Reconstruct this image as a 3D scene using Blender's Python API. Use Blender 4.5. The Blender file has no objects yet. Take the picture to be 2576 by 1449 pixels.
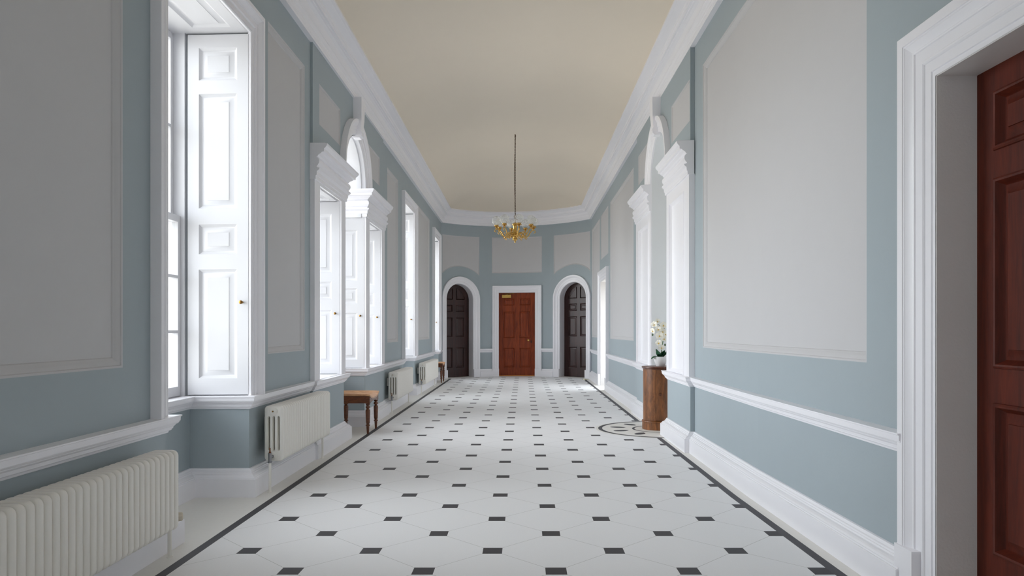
import bpy, bmesh, math, random
from mathutils import Vector, Matrix
random.seed(7)
C = bpy.context.scene.collection
PI = math.pi
sin, cos, sqrt = math.sin, math.cos, math.sqrt

# ------------------------------------------------------------------ room geometry
WL, BL = -2.08, -2.055          # left wall plane, left centre bay plane
WR, BR = 1.76, 1.715            # right wall plane, right centre bay plane
YB = -7.0                       # wall behind the camera
YK = 18.65                      # where the side walls meet the curved end wall
RA, XC, YC = 2.476, -0.19, 17.12
SMAX = RA * math.asin(1.95 / RA)
CZ = 4.07                       # underside of the cornice
TILT = 0.0058                   # the old building is a little out of level

def clamp(v, a=0.0, b=1.0): return max(a, min(b, v))
def gx(x, y):                   # the long walls are not quite parallel
    wl = clamp((-x - 1.0) / 0.6); wr = clamp((x - 1.0) / 0.4)
    return x - 0.0045 * (y - 5.4) * wl + 0.02 * max(0.0, 5.4 - y) * wr
def gz(x, y, z): return z * (1 + TILT * (x + 2.08)) * (1 - 0.001 * max(0.0, y - 12.0))
def G(x, y, z):
    X = gx(x, y); return (X, y, gz(X, y, z))
def mapL(p): return lambda s, z, d: G(p + d, s, z)
def mapR(p): return lambda s, z, d: G(p - d, s, z)
def mapE(s, z, d):
    t = s / RA; r = RA - d
    X = XC + r * sin(t); Y = YC + r * cos(t)
    return (X, Y, gz(X, Y, z))
def mapT(sc, dep):              # flat plane tangent to the end wall at sc, dep behind it
    t = sc / RA; r = RA + dep
    o = (XC + r * sin(t), YC + r * cos(t)); tx = (cos(t), -sin(t)); n = (-sin(t), -cos(t))
    def f(s, z, d):
        u = s - sc
        X = o[0] + tx[0] * u + n[0] * d; Y = o[1] + tx[1] * u + n[1] * d
        return (X, Y, gz(X, Y, z))
    return f

# ------------------------------------------------------------------ mesh helpers
class MB:
    def __init__(s): s.v = []; s.f = []; s.m = []
    def vert(s, p): s.v.append(tuple(p)); return len(s.v) - 1
    def face(s, idx, m=0): s.f.append(tuple(idx)); s.m.append(m)
    def quad(s, a, b, c, d, m=0): s.face([s.vert(a), s.vert(b), s.vert(c), s.vert(d)], m)
    def poly(s, pts, m=0): s.face([s.vert(p) for p in pts], m)
    def hexa(s, q, m=0):        # q: 4 front points then 4 back points
        i = [s.vert(p) for p in q]
        for f in ((0,1,2,3),(7,6,5,4),(0,4,5,1),(1,5,6,2),(2,6,7,3),(3,7,4,0)): s.face([i[k] for k in f], m)
    def box(s, x0, x1, y0, y1, z0, z1, m=0, fn=None):
        f = fn or (lambda x, y, z: (x, y, z))
        s.hexa([f(x0,y0,z0), f(x1,y0,z0), f(x1,y0,z1), f(x0,y0,z1), f(x0,y1,z0), f(x1,y1,z0), f(x1,y1,z1), f(x0,y1,z1)], m)
    def grid(s, rows, m=0, closed=False):
        ids = [[s.vert(p) for p in r] for r in rows]
        for a, b in zip(ids, ids[1:]):
            n = len(a)
            for k in range(n if closed else n - 1):
                s.face((a[k], a[(k+1) % n], b[(k+1) % n], b[k]), m)
        return ids
    def lathe(s, prof, cx=0, cy=0, n=24, m=0, cz=0):
        rows = []
        for r, z in prof:
            rows.append([(cx + max(r, 1e-5) * cos(2*PI*k/n), cy + max(r, 1e-5) * sin(2*PI*k/n), cz + z) for k in range(n)])
        ids = s.grid(rows, m, True)
        s.face(ids[0][::-1], m); s.face(ids[-1], m)
    def tube(s, pts, rad, n=10, m=0, cap=True):
        pts = [Vector(p) for p in pts]; N = len(pts)
        rads = rad if isinstance(rad, (list, tuple)) else [rad] * N
        prev = None; rows = []
        for i, p in enumerate(pts):
            t = (pts[min(i+1, N-1)] - pts[max(i-1, 0)]).normalized()
            if prev is None:
                a = Vector((0,0,1)) if abs(t.z) < 0.9 else Vector((1,0,0))
                u = t.cross(a).normalized()
            else:
                u = (prev - t * prev.dot(t)).normalized()
            prev = u; w = t.cross(u)
            rows.append([p + (u * cos(2*PI*k/n) + w * sin(2*PI*k/n)) * rads[i] for k in range(n)])
        ids = s.grid(rows, m, True)
        if cap: s.face(ids[0][::-1], m); s.face(ids[-1], m)
    def sphere(s, c, r, m=0, nu=16, nv=10, sc=(1,1,1)):
        rows = []
        for j in range(nv + 1):
            t = PI * (0.001 + 0.998 * j / nv)
            rows.append([(c[0] + r*sc[0]*sin(t)*cos(2*PI*k/nu), c[1] + r*sc[1]*sin(t)*sin(2*PI*k/nu), c[2] + r*sc[2]*cos(t)) for k in range(nu)])
        s.grid(rows, m, True)
    def build(s, name, mats, parent=None, smooth=35, loc=None, bevel=0, merge=False):
        me = bpy.data.meshes.new(name); me.from_pydata(s.v, [], s.f)
        ms = mats if isinstance(mats, (list, tuple)) else [mats]
        for mt in ms: me.materials.append(mt)
        me.polygons.foreach_set('material_index', s.m)
        bm = bmesh.new(); bm.from_mesh(me)
        if merge: bmesh.ops.remove_doubles(bm, verts=bm.verts, dist=1e-5)
        bmesh.ops.recalc_face_normals(bm, faces=bm.faces)
        bm.to_mesh(me); bm.free()
        if smooth:
            me.polygons.foreach_set('use_smooth', [True] * len(me.polygons))
            me.set_sharp_from_angle(angle=math.radians(smooth))
        o = bpy.data.objects.new(name, me); C.objects.link(o)
        if loc is not None: o.location = loc
        if parent is not None: o.parent = parent
        if bevel:
            b = o.modifiers.new('bevel', 'BEVEL'); b.width = bevel; b.segments = 2; b.limit_method = 'ANGLE'
        return o

def tag(o, label, cat, group=None, kind=None):
    o['label'] = label; o['category'] = cat
    if group: o['group'] = group
    if kind: o['kind'] = kind
    return o
def thing(name, label, cat, loc=(0,0,0), rz=0, group=None, kind=None):
    o = bpy.data.objects.new(name, None); C.objects.link(o); o.empty_display_size = 0.1
    o.location = loc; o.rotation_euler = (0, 0, rz)
    return tag(o, label, cat, group, kind)
def kids(o): return [c for c in bpy.data.objects if c.parent == o]
def copy_tree(o, parent=None):
    c = o.copy(); C.objects.link(c)
    if parent is not None: c.parent = parent
    for ch in kids(o): copy_tree(ch, c)
    return c

def F(v): return v if callable(v) else (lambda s, _v=v: _v)
def columns(mb, mp, s0, s1, z0, z1, ops, df, db, step=1.5, extra=(), m=0):
    """solid slab between depth df (room side) and db with holes ops = [(s0,s1,zlo,zhi)]"""
    z0, z1 = F(z0), F(z1)
    br = {s0, s1}
    for o in ops: br |= {o[0], o[1]}
    br |= set(extra)
    br = sorted(b for b in br if s0 - 1e-9 <= b <= s1 + 1e-9)
    out = []
    for a, b in zip(br, br[1:]):
        n = max(1, int(math.ceil((b - a) / step)))
        for k in range(n): out.append((a + (b-a)*k/n, a + (b-a)*(k+1)/n))
    e = 1e-6
    for a, b in out:
        if b - a < 1e-6: continue
        mid = (a + b) / 2
        act = sorted([(F(o[2]), F(o[3])) for o in ops if o[0] <= mid <= o[1]], key=lambda t: t[0](mid))
        cur = z0
        for lo, hi in act + [(z1, None)]:
            if lo(mid) - cur(mid) > 1e-4:
                A, B = a + e, b - e
                q = [mp(a, cur(A), df), mp(b, cur(B), df), mp(b, lo(B), df), mp(a, lo(A), df)]
                q += [mp(a, cur(A), db), mp(b, cur(B), db), mp(b, lo(B), db), mp(a, lo(A), db)]
                mb.hexa(q, m)
            if hi is None: break
            cur = hi

def area2(p): return sum(a[0]*b[1] - b[0]*a[1] for a, b in zip(p, p[1:] + p[:1]))
def inset(p, u):                # CCW polygon, inward by u
    n = len(p); out = []
    for i in range(n):
        a, b, c = p[i-1], p[i], p[(i+1) % n]
        d1 = Vector((b[0]-a[0], b[1]-a[1])).normalized(); d2 = Vector((c[0]-b[0], c[1]-b[1])).normalized()
        n1 = Vector((-d1.y, d1.x)); n2 = Vector((-d2.y, d2.x))
        k = n1 + n2; k = k / max(0.3, k.dot(n1))
        out.append((b[0] + k.x*u, b[1] + k.y*u))
    return out
def dense(p, step):
    out = []
    for a, b in zip(p, p[1:] + p[:1]):
        n = max(1, int(math.ceil(math.hypot(b[0]-a[0], b[1]-a[1]) / step)))
        out += [(a[0] + (b[0]-a[0])*k/n, a[1] + (b[1]-a[1])*k/n) for k in range(n)]
    return out
def strips(mb, mp, outline, prof, m=0):
    """moulding running round an outline; prof = [(inset, depth)]"""
    if area2(outline) < 0: outline = outline[::-1]
    rows = [[mp(q[0], q[1], d) for q in inset(outline, u)] for u, d in prof]
    mb.grid(rows, m, True)
    return inset(outline, prof[-1][0])
def rect(a, b, c, d): return [(a, c), (b, c), (b, d), (a, d)]

FIELD = [(0, 0), (.010, -.001), (.014, -.007), (.028, -.010), (.040, -.020), (.050, -.024), (.054, -.030), (.060, -.030)]
FIELD_S = [(0, 0), (.006, -.002), (.016, -.014), (.022, -.014)]
def wall_panel(mb, mp, s0, s1, z0, z1, prof, m=0, step=.8, thick=.03):
    ol = dense(rect(s0, s1, z0, z1), step)
    strips(mb, mp, ol, prof, m)
    u, d = prof[-1]
    columns(mb, mp, s0 + u, s1 - u, z0 + u, z1 - u, [], d, d - thick, step, m=m)

def leaf(mb, mp, s0, s1, z0, z1, panels, th, prof, step=9.0, m=0, ztop=None, small=.42):
    """panelled joinery leaf. panels = list of outlines (rects or polys given as (s0,s1,lo,hi))"""
    columns(mb, mp, s0, s1, z0, ztop or z1, panels, 0, -th, step, m=m)
    for p in panels:
        lo, hi = F(p[2]), F(p[3]); a, b = p[0], p[1]
        curved = callable(p[2]) or callable(p[3])
        n = 14 if curved else 1
        ol = [(a + (b-a)*k/n, lo(a + (b-a)*k/n)) for k in range(n+1)] + [(b - (b-a)*k/n, hi(b - (b-a)*k/n)) for k in range(n+1)]
        ol = [q for i, q in enumerate(ol) if math.hypot(q[0]-ol[i-1][0], q[1]-ol[i-1][1]) > 1e-5]
        pf = [(u*small, d) for u, d in prof] if curved else prof
        fin = strips(mb, mp, ol, pf, m)
        mb.poly([mp(q[0], q[1], pf[-1][1]) for q in fin], m)
        mb.poly([mp(q[0], q[1], -th * .7) for q in ol], m)
RAISED = [(0, 0), (.004, -.004), (.016, -.013), (.022, -.016), (.030, -.016), (.062, -.005), (.063, -.003)]
RAISED_D = [(0, 0), (.002, .006), (.008, .009), (.014, .007), (.020, -.004), (.026, -.016), (.030, -.019), (.036, -.019), (.062, -.006), (.063, -.002)]

def casing(mb, mp, path, prof, m=0, closed=False):
    """architrave along a path in the wall plane (path runs so that the wall is on its left)"""
    n = len(path); rows = []
    ks = []
    for i in range(n):
        b = path[i]
        a = path[i-1] if i > 0 else None; c = path[i+1] if i < n-1 else None
        d1 = Vector((b[0]-a[0], b[1]-a[1])).normalized() if a else None
        d2 = Vector((c[0]-b[0], c[1]-b[1])).normalized() if c else None
        n1 = Vector((-d1.y, d1.x)) if d1 else None; n2 = Vector((-d2.y, d2.x)) if d2 else None
        if n1 and n2:
            k = n1 + n2; k = k / max(0.3, k.dot(n1))
        else: k = n1 or n2
        ks.append(k)
    for u, d in prof: rows.append([mp(path[i][0] + ks[i].x*u, path[i][1] + ks[i].y*u, d) for i in range(n)])
    mb.grid(rows, m)
    for i in (0, n-1): mb.poly([r[i] for r in rows], m)
def up_over(s0, s1, z0, z1, step=9.0):      # from the s1 foot, up, across, down: wall on its left is outside when s runs to the right
    p = [(s1, z0), (s1, z1), (s0, z1), (s0, z0)]
    out = []
    for a, b in zip(p, p[1:]):
        k = max(1, int(math.ceil(math.hypot(b[0]-a[0], b[1]-a[1]) / step)))
        out += [(a[0] + (b[0]-a[0])*i/k, a[1] + (b[1]-a[1])*i/k) for i in range(k)]
    return (out + [p[-1]])[::-1]
def up_arch(sc, r, z0, zs, n=24):
    return [(sc - r, z0), ] + [(sc - r*cos(PI*k/n), zs + r*sin(PI*k/n)) for k in range(n+1)] + [(sc + r, z0)]
ARCH = [(0, -.45), (0, .012), (.006, .018), (.012, .018), (.014, .013), (.017, .013), (.019, .020), (.050, .020), (.052, .026), (.056, .031), (.062, .031), (.066, .023), (.068, .023), (.100, .025), (.102, .032), (.106, .034), (.109, .033), (.122, .042), (.132, .052), (.134, .056), (.138, .056), (.140, .062), (.170, .062), (.172, .059), (.172, 0)]
def arch_prof(w, back, proud=1.0):
    k = w / .172
    return [(0, back)] + [(u*k, d*proud) for u, d in ARCH[1:]]

def sweep(mb, path, prof, m=0, caps=True):
    """moulding along a plan path (room on the right-hand side); prof = [(d, z)]"""
    pts = []
    for a, b in zip(path, path[1:]):
        n = max(1, int(math.ceil(math.hypot(b[0]-a[0], b[1]-a[1]) / 1.6)))
        pts += [(a[0] + (b[0]-a[0])*k/n, a[1] + (b[1]-a[1])*k/n) for k in range(n)]
    pts.append(path[-1]); n = len(pts); rows = []
    for i in range(n):
        b = pts[i]
        d1 = Vector((b[0]-pts[i-1][0], b[1]-pts[i-1][1])).normalized() if i else None
        d2 = Vector((pts[i+1][0]-b[0], pts[i+1][1]-b[1])).normalized() if i < n-1 else None
        n1 = Vector((d1.y, -d1.x)) if d1 else None; n2 = Vector((d2.y, -d2.x)) if d2 else None
        if n1 and n2:
            k = n1 + n2; k = k / max(0.25, k.dot(n1))
        else: k = n1 or n2
        r = []
        for d, z in prof:
            X, Y = b[0] + k.x*d, b[1] + k.y*d
            r.append((X, Y, gz(X, Y, z)))
        rows.append(r)
    mb.grid(rows, m)
    if caps:
        for i in (0, n-1): mb.poly(rows[i], m)
def PW(*pts): return [(gx(x, y), y) for x, y in pts]
def PWs(pts):                                # same, with long runs split first so the walls' bends are followed
    out = []
    for a, b in zip(pts, pts[1:]):
        n = max(1, int(math.ceil(math.hypot(b[0]-a[0], b[1]-a[1]) / 1.2)))
        out += [(a[0] + (b[0]-a[0])*k/n, a[1] + (b[1]-a[1])*k/n) for k in range(n)]
    return PW(*(out + [pts[-1]]))

# ------------------------------------------------------------------ materials
def s2l(c): return tuple(((v/255)/12.92 if v/255 <= .04045 else ((v/255+.055)/1.055)**2.4) for v in c) + (1,)
def new_mat(name):
    m = bpy.data.materials.new(name); m.use_nodes = True
    nt = m.node_tree; b = nt.nodes['Principled BSDF']
    return m, nt, b
def N(nt, t, **k):
    n = nt.nodes.new(t)
    for a, v in k.items(): setattr(n, a, v)
    return n
def paint(name, col, rough=.5, var=.03, bump=.0, scale=6, spec=.5):
    m, nt, b = new_mat(name)
    tc = N(nt, 'ShaderNodeTexCoord'); no = N(nt, 'ShaderNodeTexNoise'); no.inputs['Scale'].default_value = scale; no.inputs['Detail'].default_value = 5
    nt.links.new(tc.outputs['Object'], no.inputs['Vector'])
    mx = N(nt, 'ShaderNodeMix', data_type='RGBA'); c = s2l(col)
    mx.inputs['A'].default_value = tuple(max(0, v*(1-var)) for v in c[:3]) + (1,)
    mx.inputs['B'].default_value = tuple(min(1, v*(1+var)) for v in c[:3]) + (1,)
    nt.links.new(no.outputs['Fac'], mx.inputs['Factor']); nt.links.new(mx.outputs['Result'], b.inputs['Base Color'])
    b.inputs['Roughness'].default_value = rough; b.inputs['Specular IOR Level'].default_value = spec
    if bump:
        n2 = N(nt, 'ShaderNodeTexNoise'); n2.inputs['Scale'].default_value = 90; n2.inputs['Detail'].default_value = 3
        nt.links.new(tc.outputs['Object'], n2.inputs['Vector'])
        bp = N(nt, 'ShaderNodeBump'); bp.inputs['Strength'].default_value = bump; bp.inputs['Distance'].default_value = .002
        nt.links.new(n2.outputs['Fac'], bp.inputs['Height']); nt.links.new(bp.outputs['Normal'], b.inputs['Normal'])
    return m
def wood(name, dark, light, rough=.35, scale=(9, 9, .9), dist=2.0, coat=.2, spec=.5):
    m, nt, b = new_mat(name)
    tc = N(nt, 'ShaderNodeTexCoord'); mp = N(nt, 'ShaderNodeMapping'); mp.inputs['Scale'].default_value = scale
    nt.links.new(tc.outputs['Object'], mp.inputs['Vector'])
    n1 = N(nt, 'ShaderNodeTexNoise'); n1.inputs['Scale'].default_value = 3.0; n1.inputs['Detail'].default_value = 8; n1.inputs['Roughness'].default_value = .65; n1.inputs['Distortion'].default_value = dist
    nt.links.new(mp.outputs['Vector'], n1.inputs['Vector'])
    n2 = N(nt, 'ShaderNodeTexNoise'); n2.inputs['Scale'].default_value = 22.0; n2.inputs['Detail'].default_value = 4
    nt.links.new(mp.outputs['Vector'], n2.inputs['Vector'])
    ma = N(nt, 'ShaderNodeMath', operation='MULTIPLY_ADD'); ma.inputs[1].default_value = .3
    nt.links.new(n2.outputs['Fac'], ma.inputs[0]); nt.links.new(n1.outputs['Fac'], ma.inputs[2])
    cr = N(nt, 'ShaderNodeValToRGB'); cr.color_ramp.elements[0].position = .38; cr.color_ramp.elements[1].position = .88
    cr.color_ramp.elements[0].color = s2l(dark); cr.color_ramp.elements[1].color = s2l(light)
    nt.links.new(ma.outputs[0], cr.inputs['Fac']); nt.links.new(cr.outputs['Color'], b.inputs['Base Color'])
    b.inputs['Roughness'].default_value = rough; b.inputs['Coat Weight'].default_value = coat; b.inputs['Specular IOR Level'].default_value = spec; b.inputs['Coat Roughness'].default_value = .25
    return m
def plain(name, col, rough=.5, metal=0.0):
    m, nt, b = new_mat(name)
    tc = N(nt, 'ShaderNodeTexCoord'); no = N(nt, 'ShaderNodeTexNoise'); no.inputs['Scale'].default_value = 40
    nt.links.new(tc.outputs['Object'], no.inputs['Vector'])
    mr = N(nt, 'ShaderNodeMapRange'); mr.inputs['To Min'].default_value = rough*.85; mr.inputs['To Max'].default_value = min(1, rough*1.15)
    nt.links.new(no.outputs['Fac'], mr.inputs['Value']); nt.links.new(mr.outputs['Result'], b.inputs['Roughness'])
    b.inputs['Base Color'].default_value = s2l(col); b.inputs['Metallic'].default_value = metal
    return m

M_BLUE = paint('blue_wall_paint', (162, 173, 178), .6, .02, .15)
M_PANEL = paint('pale_panel_paint', (197, 196, 197), .62, .012, .12)
M_TRIM = paint('white_gloss_trim', (240, 239, 243), .32, .012, .08)
M_NICHE = paint('pale_grey_niche_paint', (228, 230, 231), .6, .01, .1)
M_JAMB = paint('off_white_jamb_paint', (222, 219, 218), .35, .03, .5)
M_CEIL = paint('cream_ceiling_paint', (233, 221, 203), .8, .02, .1, 1.5)
M_RAD = paint('cream_radiator_enamel', (236, 233, 226), .3, .01)
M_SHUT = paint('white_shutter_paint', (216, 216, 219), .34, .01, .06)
M_FLOORP = paint('white_vinyl_border', (228, 226, 221), .55, .03, .05, 30)
M_DARK = paint('charcoal_vinyl_inlay', (62, 61, 66), .55, .08, .05, 30)
M_GREYLINE = paint('grey_inlay_line', (120, 119, 120), .4, .05)
M_RED = wood('red_mahogany', (88, 30, 12), (158, 70, 32), .45, (5, 5, .45), 1.2, .03, .3)
M_DOORN = wood('dark_mahogany', (62, 22, 13), (104, 42, 26), .5, (5, 5, .5), 1.2, .0, .2)
M_BLACKW = wood('very_dark_stained_wood', (26, 12, 11), (66, 34, 30), .42, (6, 6, .6), 1.2, .1)
M_WALNUT = wood('figured_walnut', (62, 32, 14), (156, 98, 52), .36, (5, 5, 1.1), 1.0, .12)
M_WALNUT2 = wood('dark_walnut_moulding', (48, 22, 12), (110, 58, 32), .3, (6, 6, 2))
M_CHAIR = wood('polished_brown_wood', (48, 22, 9), (124, 68, 32), .36, (3, 6, 6))
M_SEAT = wood('worn_light_brown_seat', (140, 92, 56), (212, 166, 122), .34, (1.5, 8, 8))
M_BRASS = plain('polished_brass', (206, 168, 96), .24, 1.0)
M_BRASSD = plain('aged_brass', (150, 112, 60), .35, 1.0)
M_BRONZE = plain('dark_bronze_chain', (92, 66, 42), .45, .8)
M_CHROME = plain('dull_chrome', (150, 150, 152), .3, 1.0)
M_COPPER = plain('tarnished_copper', (130, 84, 58), .45, .8)
M_BLACK = plain('black_plastic', (14, 14, 14), .4)
M_KNOB = paint('cream_plastic_knob', (214, 205, 188), .45)
M_POT = paint('white_ceramic_pot', (232, 231, 230), .3, .01)
M_LEAF = paint('dark_green_leaf', (34, 82, 54), .38, .35, 0, 25)
M_LEAFM = paint('pale_leaf_rib', (120, 150, 120), .5, .1)
M_STEM = paint('green_stem', (76, 104, 62), .5, .2, 0, 30)
M_SOIL = paint('brown_moss', (70, 60, 40), .9, .4, 0, 60)
M_PETAL = paint('ivory_orchid_petal', (244, 240, 226), .55, .03, 0, 40)
M_LIP = paint('yellow_orchid_lip', (216, 176, 66), .5, .2, 0, 80)
M_WEDGE = paint('cream_wedge', (224, 218, 192), .6, .05)
M_OAK = wood('orange_oak_threshold', (150, 84, 26), (206, 132, 52), .4, (1, 8, 8))

def glass_mat():
    m = bpy.data.materials.new('window_glass'); m.use_nodes = True; nt = m.node_tree; nt.nodes.clear()
    out = N(nt, 'ShaderNodeOutputMaterial'); tr = N(nt, 'ShaderNodeBsdfTransparent'); gl = N(nt, 'ShaderNodeBsdfGlossy'); mx = N(nt, 'ShaderNodeMixShader')
    tr.inputs['Color'].default_value = (.97, .98, .98, 1); gl.inputs['Roughness'].default_value = .02
    fr = N(nt, 'ShaderNodeFresnel'); fr.inputs['IOR'].default_value = 1.15
    ge = N(nt, 'ShaderNodeNewGeometry'); mu = N(nt, 'ShaderNodeMath', operation='SUBTRACT', use_clamp=True)
    nt.links.new(fr.outputs[0], mu.inputs[0]); nt.links.new(ge.outputs['Backfacing'], mu.inputs[1])
    nt.links.new(mu.outputs[0], mx.inputs[0]); nt.links.new(tr.outputs[0], mx.inputs[1]); nt.links.new(gl.outputs[0], mx.inputs[2]); nt.links.new(mx.outputs[0], out.inputs[0])
    return m
M_GLASS = glass_mat()
def globe_mat():
    m = bpy.data.materials.new('swirled_globe_glass'); m.use_nodes = True; nt = m.node_tree; nt.nodes.clear()
    out = N(nt, 'ShaderNodeOutputMaterial'); tr = N(nt, 'ShaderNodeBsdfTransparent'); gl = N(nt, 'ShaderNodeBsdfGlossy')
    df = N(nt, 'ShaderNodeBsdfTranslucent'); d2 = N(nt, 'ShaderNodeBsdfDiffuse'); mx0 = N(nt, 'ShaderNodeMixShader'); mx1 = N(nt, 'ShaderNodeMixShader'); mx2 = N(nt, 'ShaderNodeMixShader')
    tc = N(nt, 'ShaderNodeTexCoord'); wv = N(nt, 'ShaderNodeTexWave', wave_type='BANDS', bands_direction='DIAGONAL')
    wv.inputs['Scale'].default_value = 24; wv.inputs['Distortion'].default_value = 1.5; wv.inputs['Detail'].default_value = 0
    nt.links.new(tc.outputs['Object'], wv.inputs['Vector'])
    mr = N(nt, 'ShaderNodeMapRange'); mr.inputs['To Min'].default_value = .10; mr.inputs['To Max'].default_value = .30
    nt.links.new(wv.outputs['Fac'], mr.inputs['Value'])
    bp = N(nt, 'ShaderNodeBump'); bp.inputs['Strength'].default_value = .5; bp.inputs['Distance'].default_value = .004
    nt.links.new(wv.outputs['Fac'], bp.inputs['Height']); nt.links.new(bp.outputs[0], gl.inputs['Normal'])
    gl.inputs['Roughness'].default_value = .06; tr.inputs['Color'].default_value = (.97, .97, .95, 1)
    df.inputs['Color'].default_value = (.86, .86, .83, 1); d2.inputs['Color'].default_value = (.86, .86, .83, 1); mx0.inputs[0].default_value = .5
    lw = N(nt, 'ShaderNodeFresnel'); lw.inputs['IOR'].default_value = 1.3
    nt.links.new(df.outputs[0], mx0.inputs[1]); nt.links.new(d2.outputs[0], mx0.inputs[2])
    nt.links.new(mr.outputs['Result'], mx1.inputs[0]); nt.links.new(tr.outputs[0], mx1.inputs[1]); nt.links.new(mx0.outputs[0], mx1.inputs[2])
    ge = N(nt, 'ShaderNodeNewGeometry'); mu = N(nt, 'ShaderNodeMath', operation='SUBTRACT', use_clamp=True)
    nt.links.new(lw.outputs[0], mu.inputs[0]); nt.links.new(ge.outputs['Backfacing'], mu.inputs[1])
    nt.links.new(mu.outputs[0], mx2.inputs[0]); nt.links.new(mx1.outputs[0], mx2.inputs[1]); nt.links.new(gl.outputs[0], mx2.inputs[2]); nt.links.new(mx2.outputs[0], out.inputs[0])
    return m
M_GLOBE = globe_mat()

def floor_mat():
    m, nt, b = new_mat('octagon_and_dot_vinyl_tiles')
    S = .6895; X0 = -.1756; Y0 = 4.081
    tc = N(nt, 'ShaderNodeTexCoord'); sp = N(nt, 'ShaderNodeSeparateXYZ'); nt.links.new(tc.outputs['Object'], sp.inputs[0])
    def math1(op, a, bb=None, c=None):
        n = N(nt, 'ShaderNodeMath', operation=op)
        for i, v in enumerate((a, bb, c)):
            if v is None: continue
            if isinstance(v, (int, float)): n.inputs[i].default_value = v
            else: nt.links.new(v, n.inputs[i])
        return n.outputs[0]
    u = math1('DIVIDE', math1('SUBTRACT', sp.outputs['X'], X0), S)
    v = math1('DIVIDE', math1('SUBTRACT', sp.outputs['Y'], Y0), S)
    def near(w): return math1('ABSOLUTE', math1('SUBTRACT', w, math1('ROUND', w)))
    h = .055 / S
    def dot(off):
        return math1('LESS_THAN', math1('MAXIMUM', near(math1('ADD', u, off)), near(math1('ADD', v, off))), h)
    dots = math1('MAXIMUM', dot(0.0), dot(0.5))
    jw = .0022
    joint = math1('LESS_THAN', math1('MINIMUM', near(math1('ADD', u, v)), near(math1('SUBTRACT', u, v))), jw)
    n1 = N(nt, 'ShaderNodeTexNoise'); n1.inputs['Scale'].default_value = 260; n1.inputs['Detail'].default_value = 2
    n2 = N(nt, 'ShaderNodeTexNoise'); n2.inputs['Scale'].default_value = 1.2; n2.inputs['Detail'].default_value = 4
    for n in (n1, n2): nt.links.new(tc.outputs['Object'], n.inputs['Vector'])
    base = N(nt, 'ShaderNodeMix', data_type='RGBA'); base.inputs['A'].default_value = s2l((230, 230, 231)); base.inputs['B'].default_value = s2l((242, 242, 243))
    nt.links.new(n1.outputs['Fac'], base.inputs['Factor'])
    m1 = N(nt, 'ShaderNodeMix', data_type='RGBA'); m1.inputs['B'].default_value = s2l((158, 155, 152))
    nt.links.new(base.outputs['Result'], m1.inputs['A']); nt.links.new(joint, m1.inputs['Factor'])
    m2 = N(nt, 'ShaderNodeMix', data_type='RGBA'); m2.inputs['B'].default_value = s2l((64, 62, 66))
    nt.links.new(m1.outputs['Result'], m2.inputs['A']); nt.links.new(dots, m2.inputs['Factor'])
    nt.links.new(m2.outputs['Result'], b.inputs['Base Color'])
    mr = N(nt, 'ShaderNodeMapRange'); mr.inputs['To Min'].default_value = .5; mr.inputs['To Max'].default_value = .6; b.inputs['Specular IOR Level'].default_value = .35
    nt.links.new(n2.outputs['Fac'], mr.inputs['Value']); nt.links.new(mr.outputs['Result'], b.inputs['Roughness'])
    return m
M_TILE = floor_mat()

# ------------------------------------------------------------------ setting: floor and inlay
def lin(y):  return -1.81 - .0028 * y
def rin(y):  return 1.563 - .0018 * (y - 0) if y >= 5.4 else 1.553 + .0236 * (5.4 - y)
def arc_y(x):
    t = (x - XC) / 1.72
    return 18.62 + .83 * sqrt(max(0, 1 - t*t))
mb = MB()
st = [YB, -3, 0, 2, 3.6, 5.4, 8, 11, 14, 17, 18.62]
BW = .056
for a, b in zip(st, st[1:]):
    def xs(y): return [-2.9, lin(y) - BW, lin(y), rin(y), rin(y) + BW, 2.5]
    A, B = xs(a), xs(b)
    for k, mi in enumerate((1, 2, 0, 2, 1)):
        mb.quad((A[k], a, 0), (A[k+1], a, 0), (B[k+1], b, 0), (B[k], b, 0), mi)
xl = [lin(18.62) + (rin(18.62) - lin(18.62)) * k / 24 for k in range(25)]
for a, b in zip(xl, xl[1:]):
    ya, yb = arc_y(a), arc_y(b)
    mb.quad((a, 18.62, 0), (b, 18.62, 0), (b, yb, 0), (a, ya, 0), 0)
    mb.quad((a, ya, 0), (b, yb, 0), (b, yb + .022, 0), (a, ya + .022, 0), 3)
    mb.quad((a, ya + .022, 0), (b, yb + .022, 0), (b, 20.6, 0), (a, 20.6, 0), 1)
mb.quad((-2.9, 18.62, 0), (xl[0], 18.62, 0), (xl[0], 20.6, 0), (-2.9, 20.6, 0), 1)
mb.quad((xl[-1], 18.62, 0), (2.5, 18.62, 0), (2.5, 20.6, 0), (xl[-1], 20.6, 0), 1)
o = mb.build('floor', [M_TILE, M_FLOORP, M_DARK, M_GREYLINE], smooth=0)
tag(o, 'white octagon tile floor with small charcoal squares and dark border lines', 'floor', kind='structure')

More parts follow.
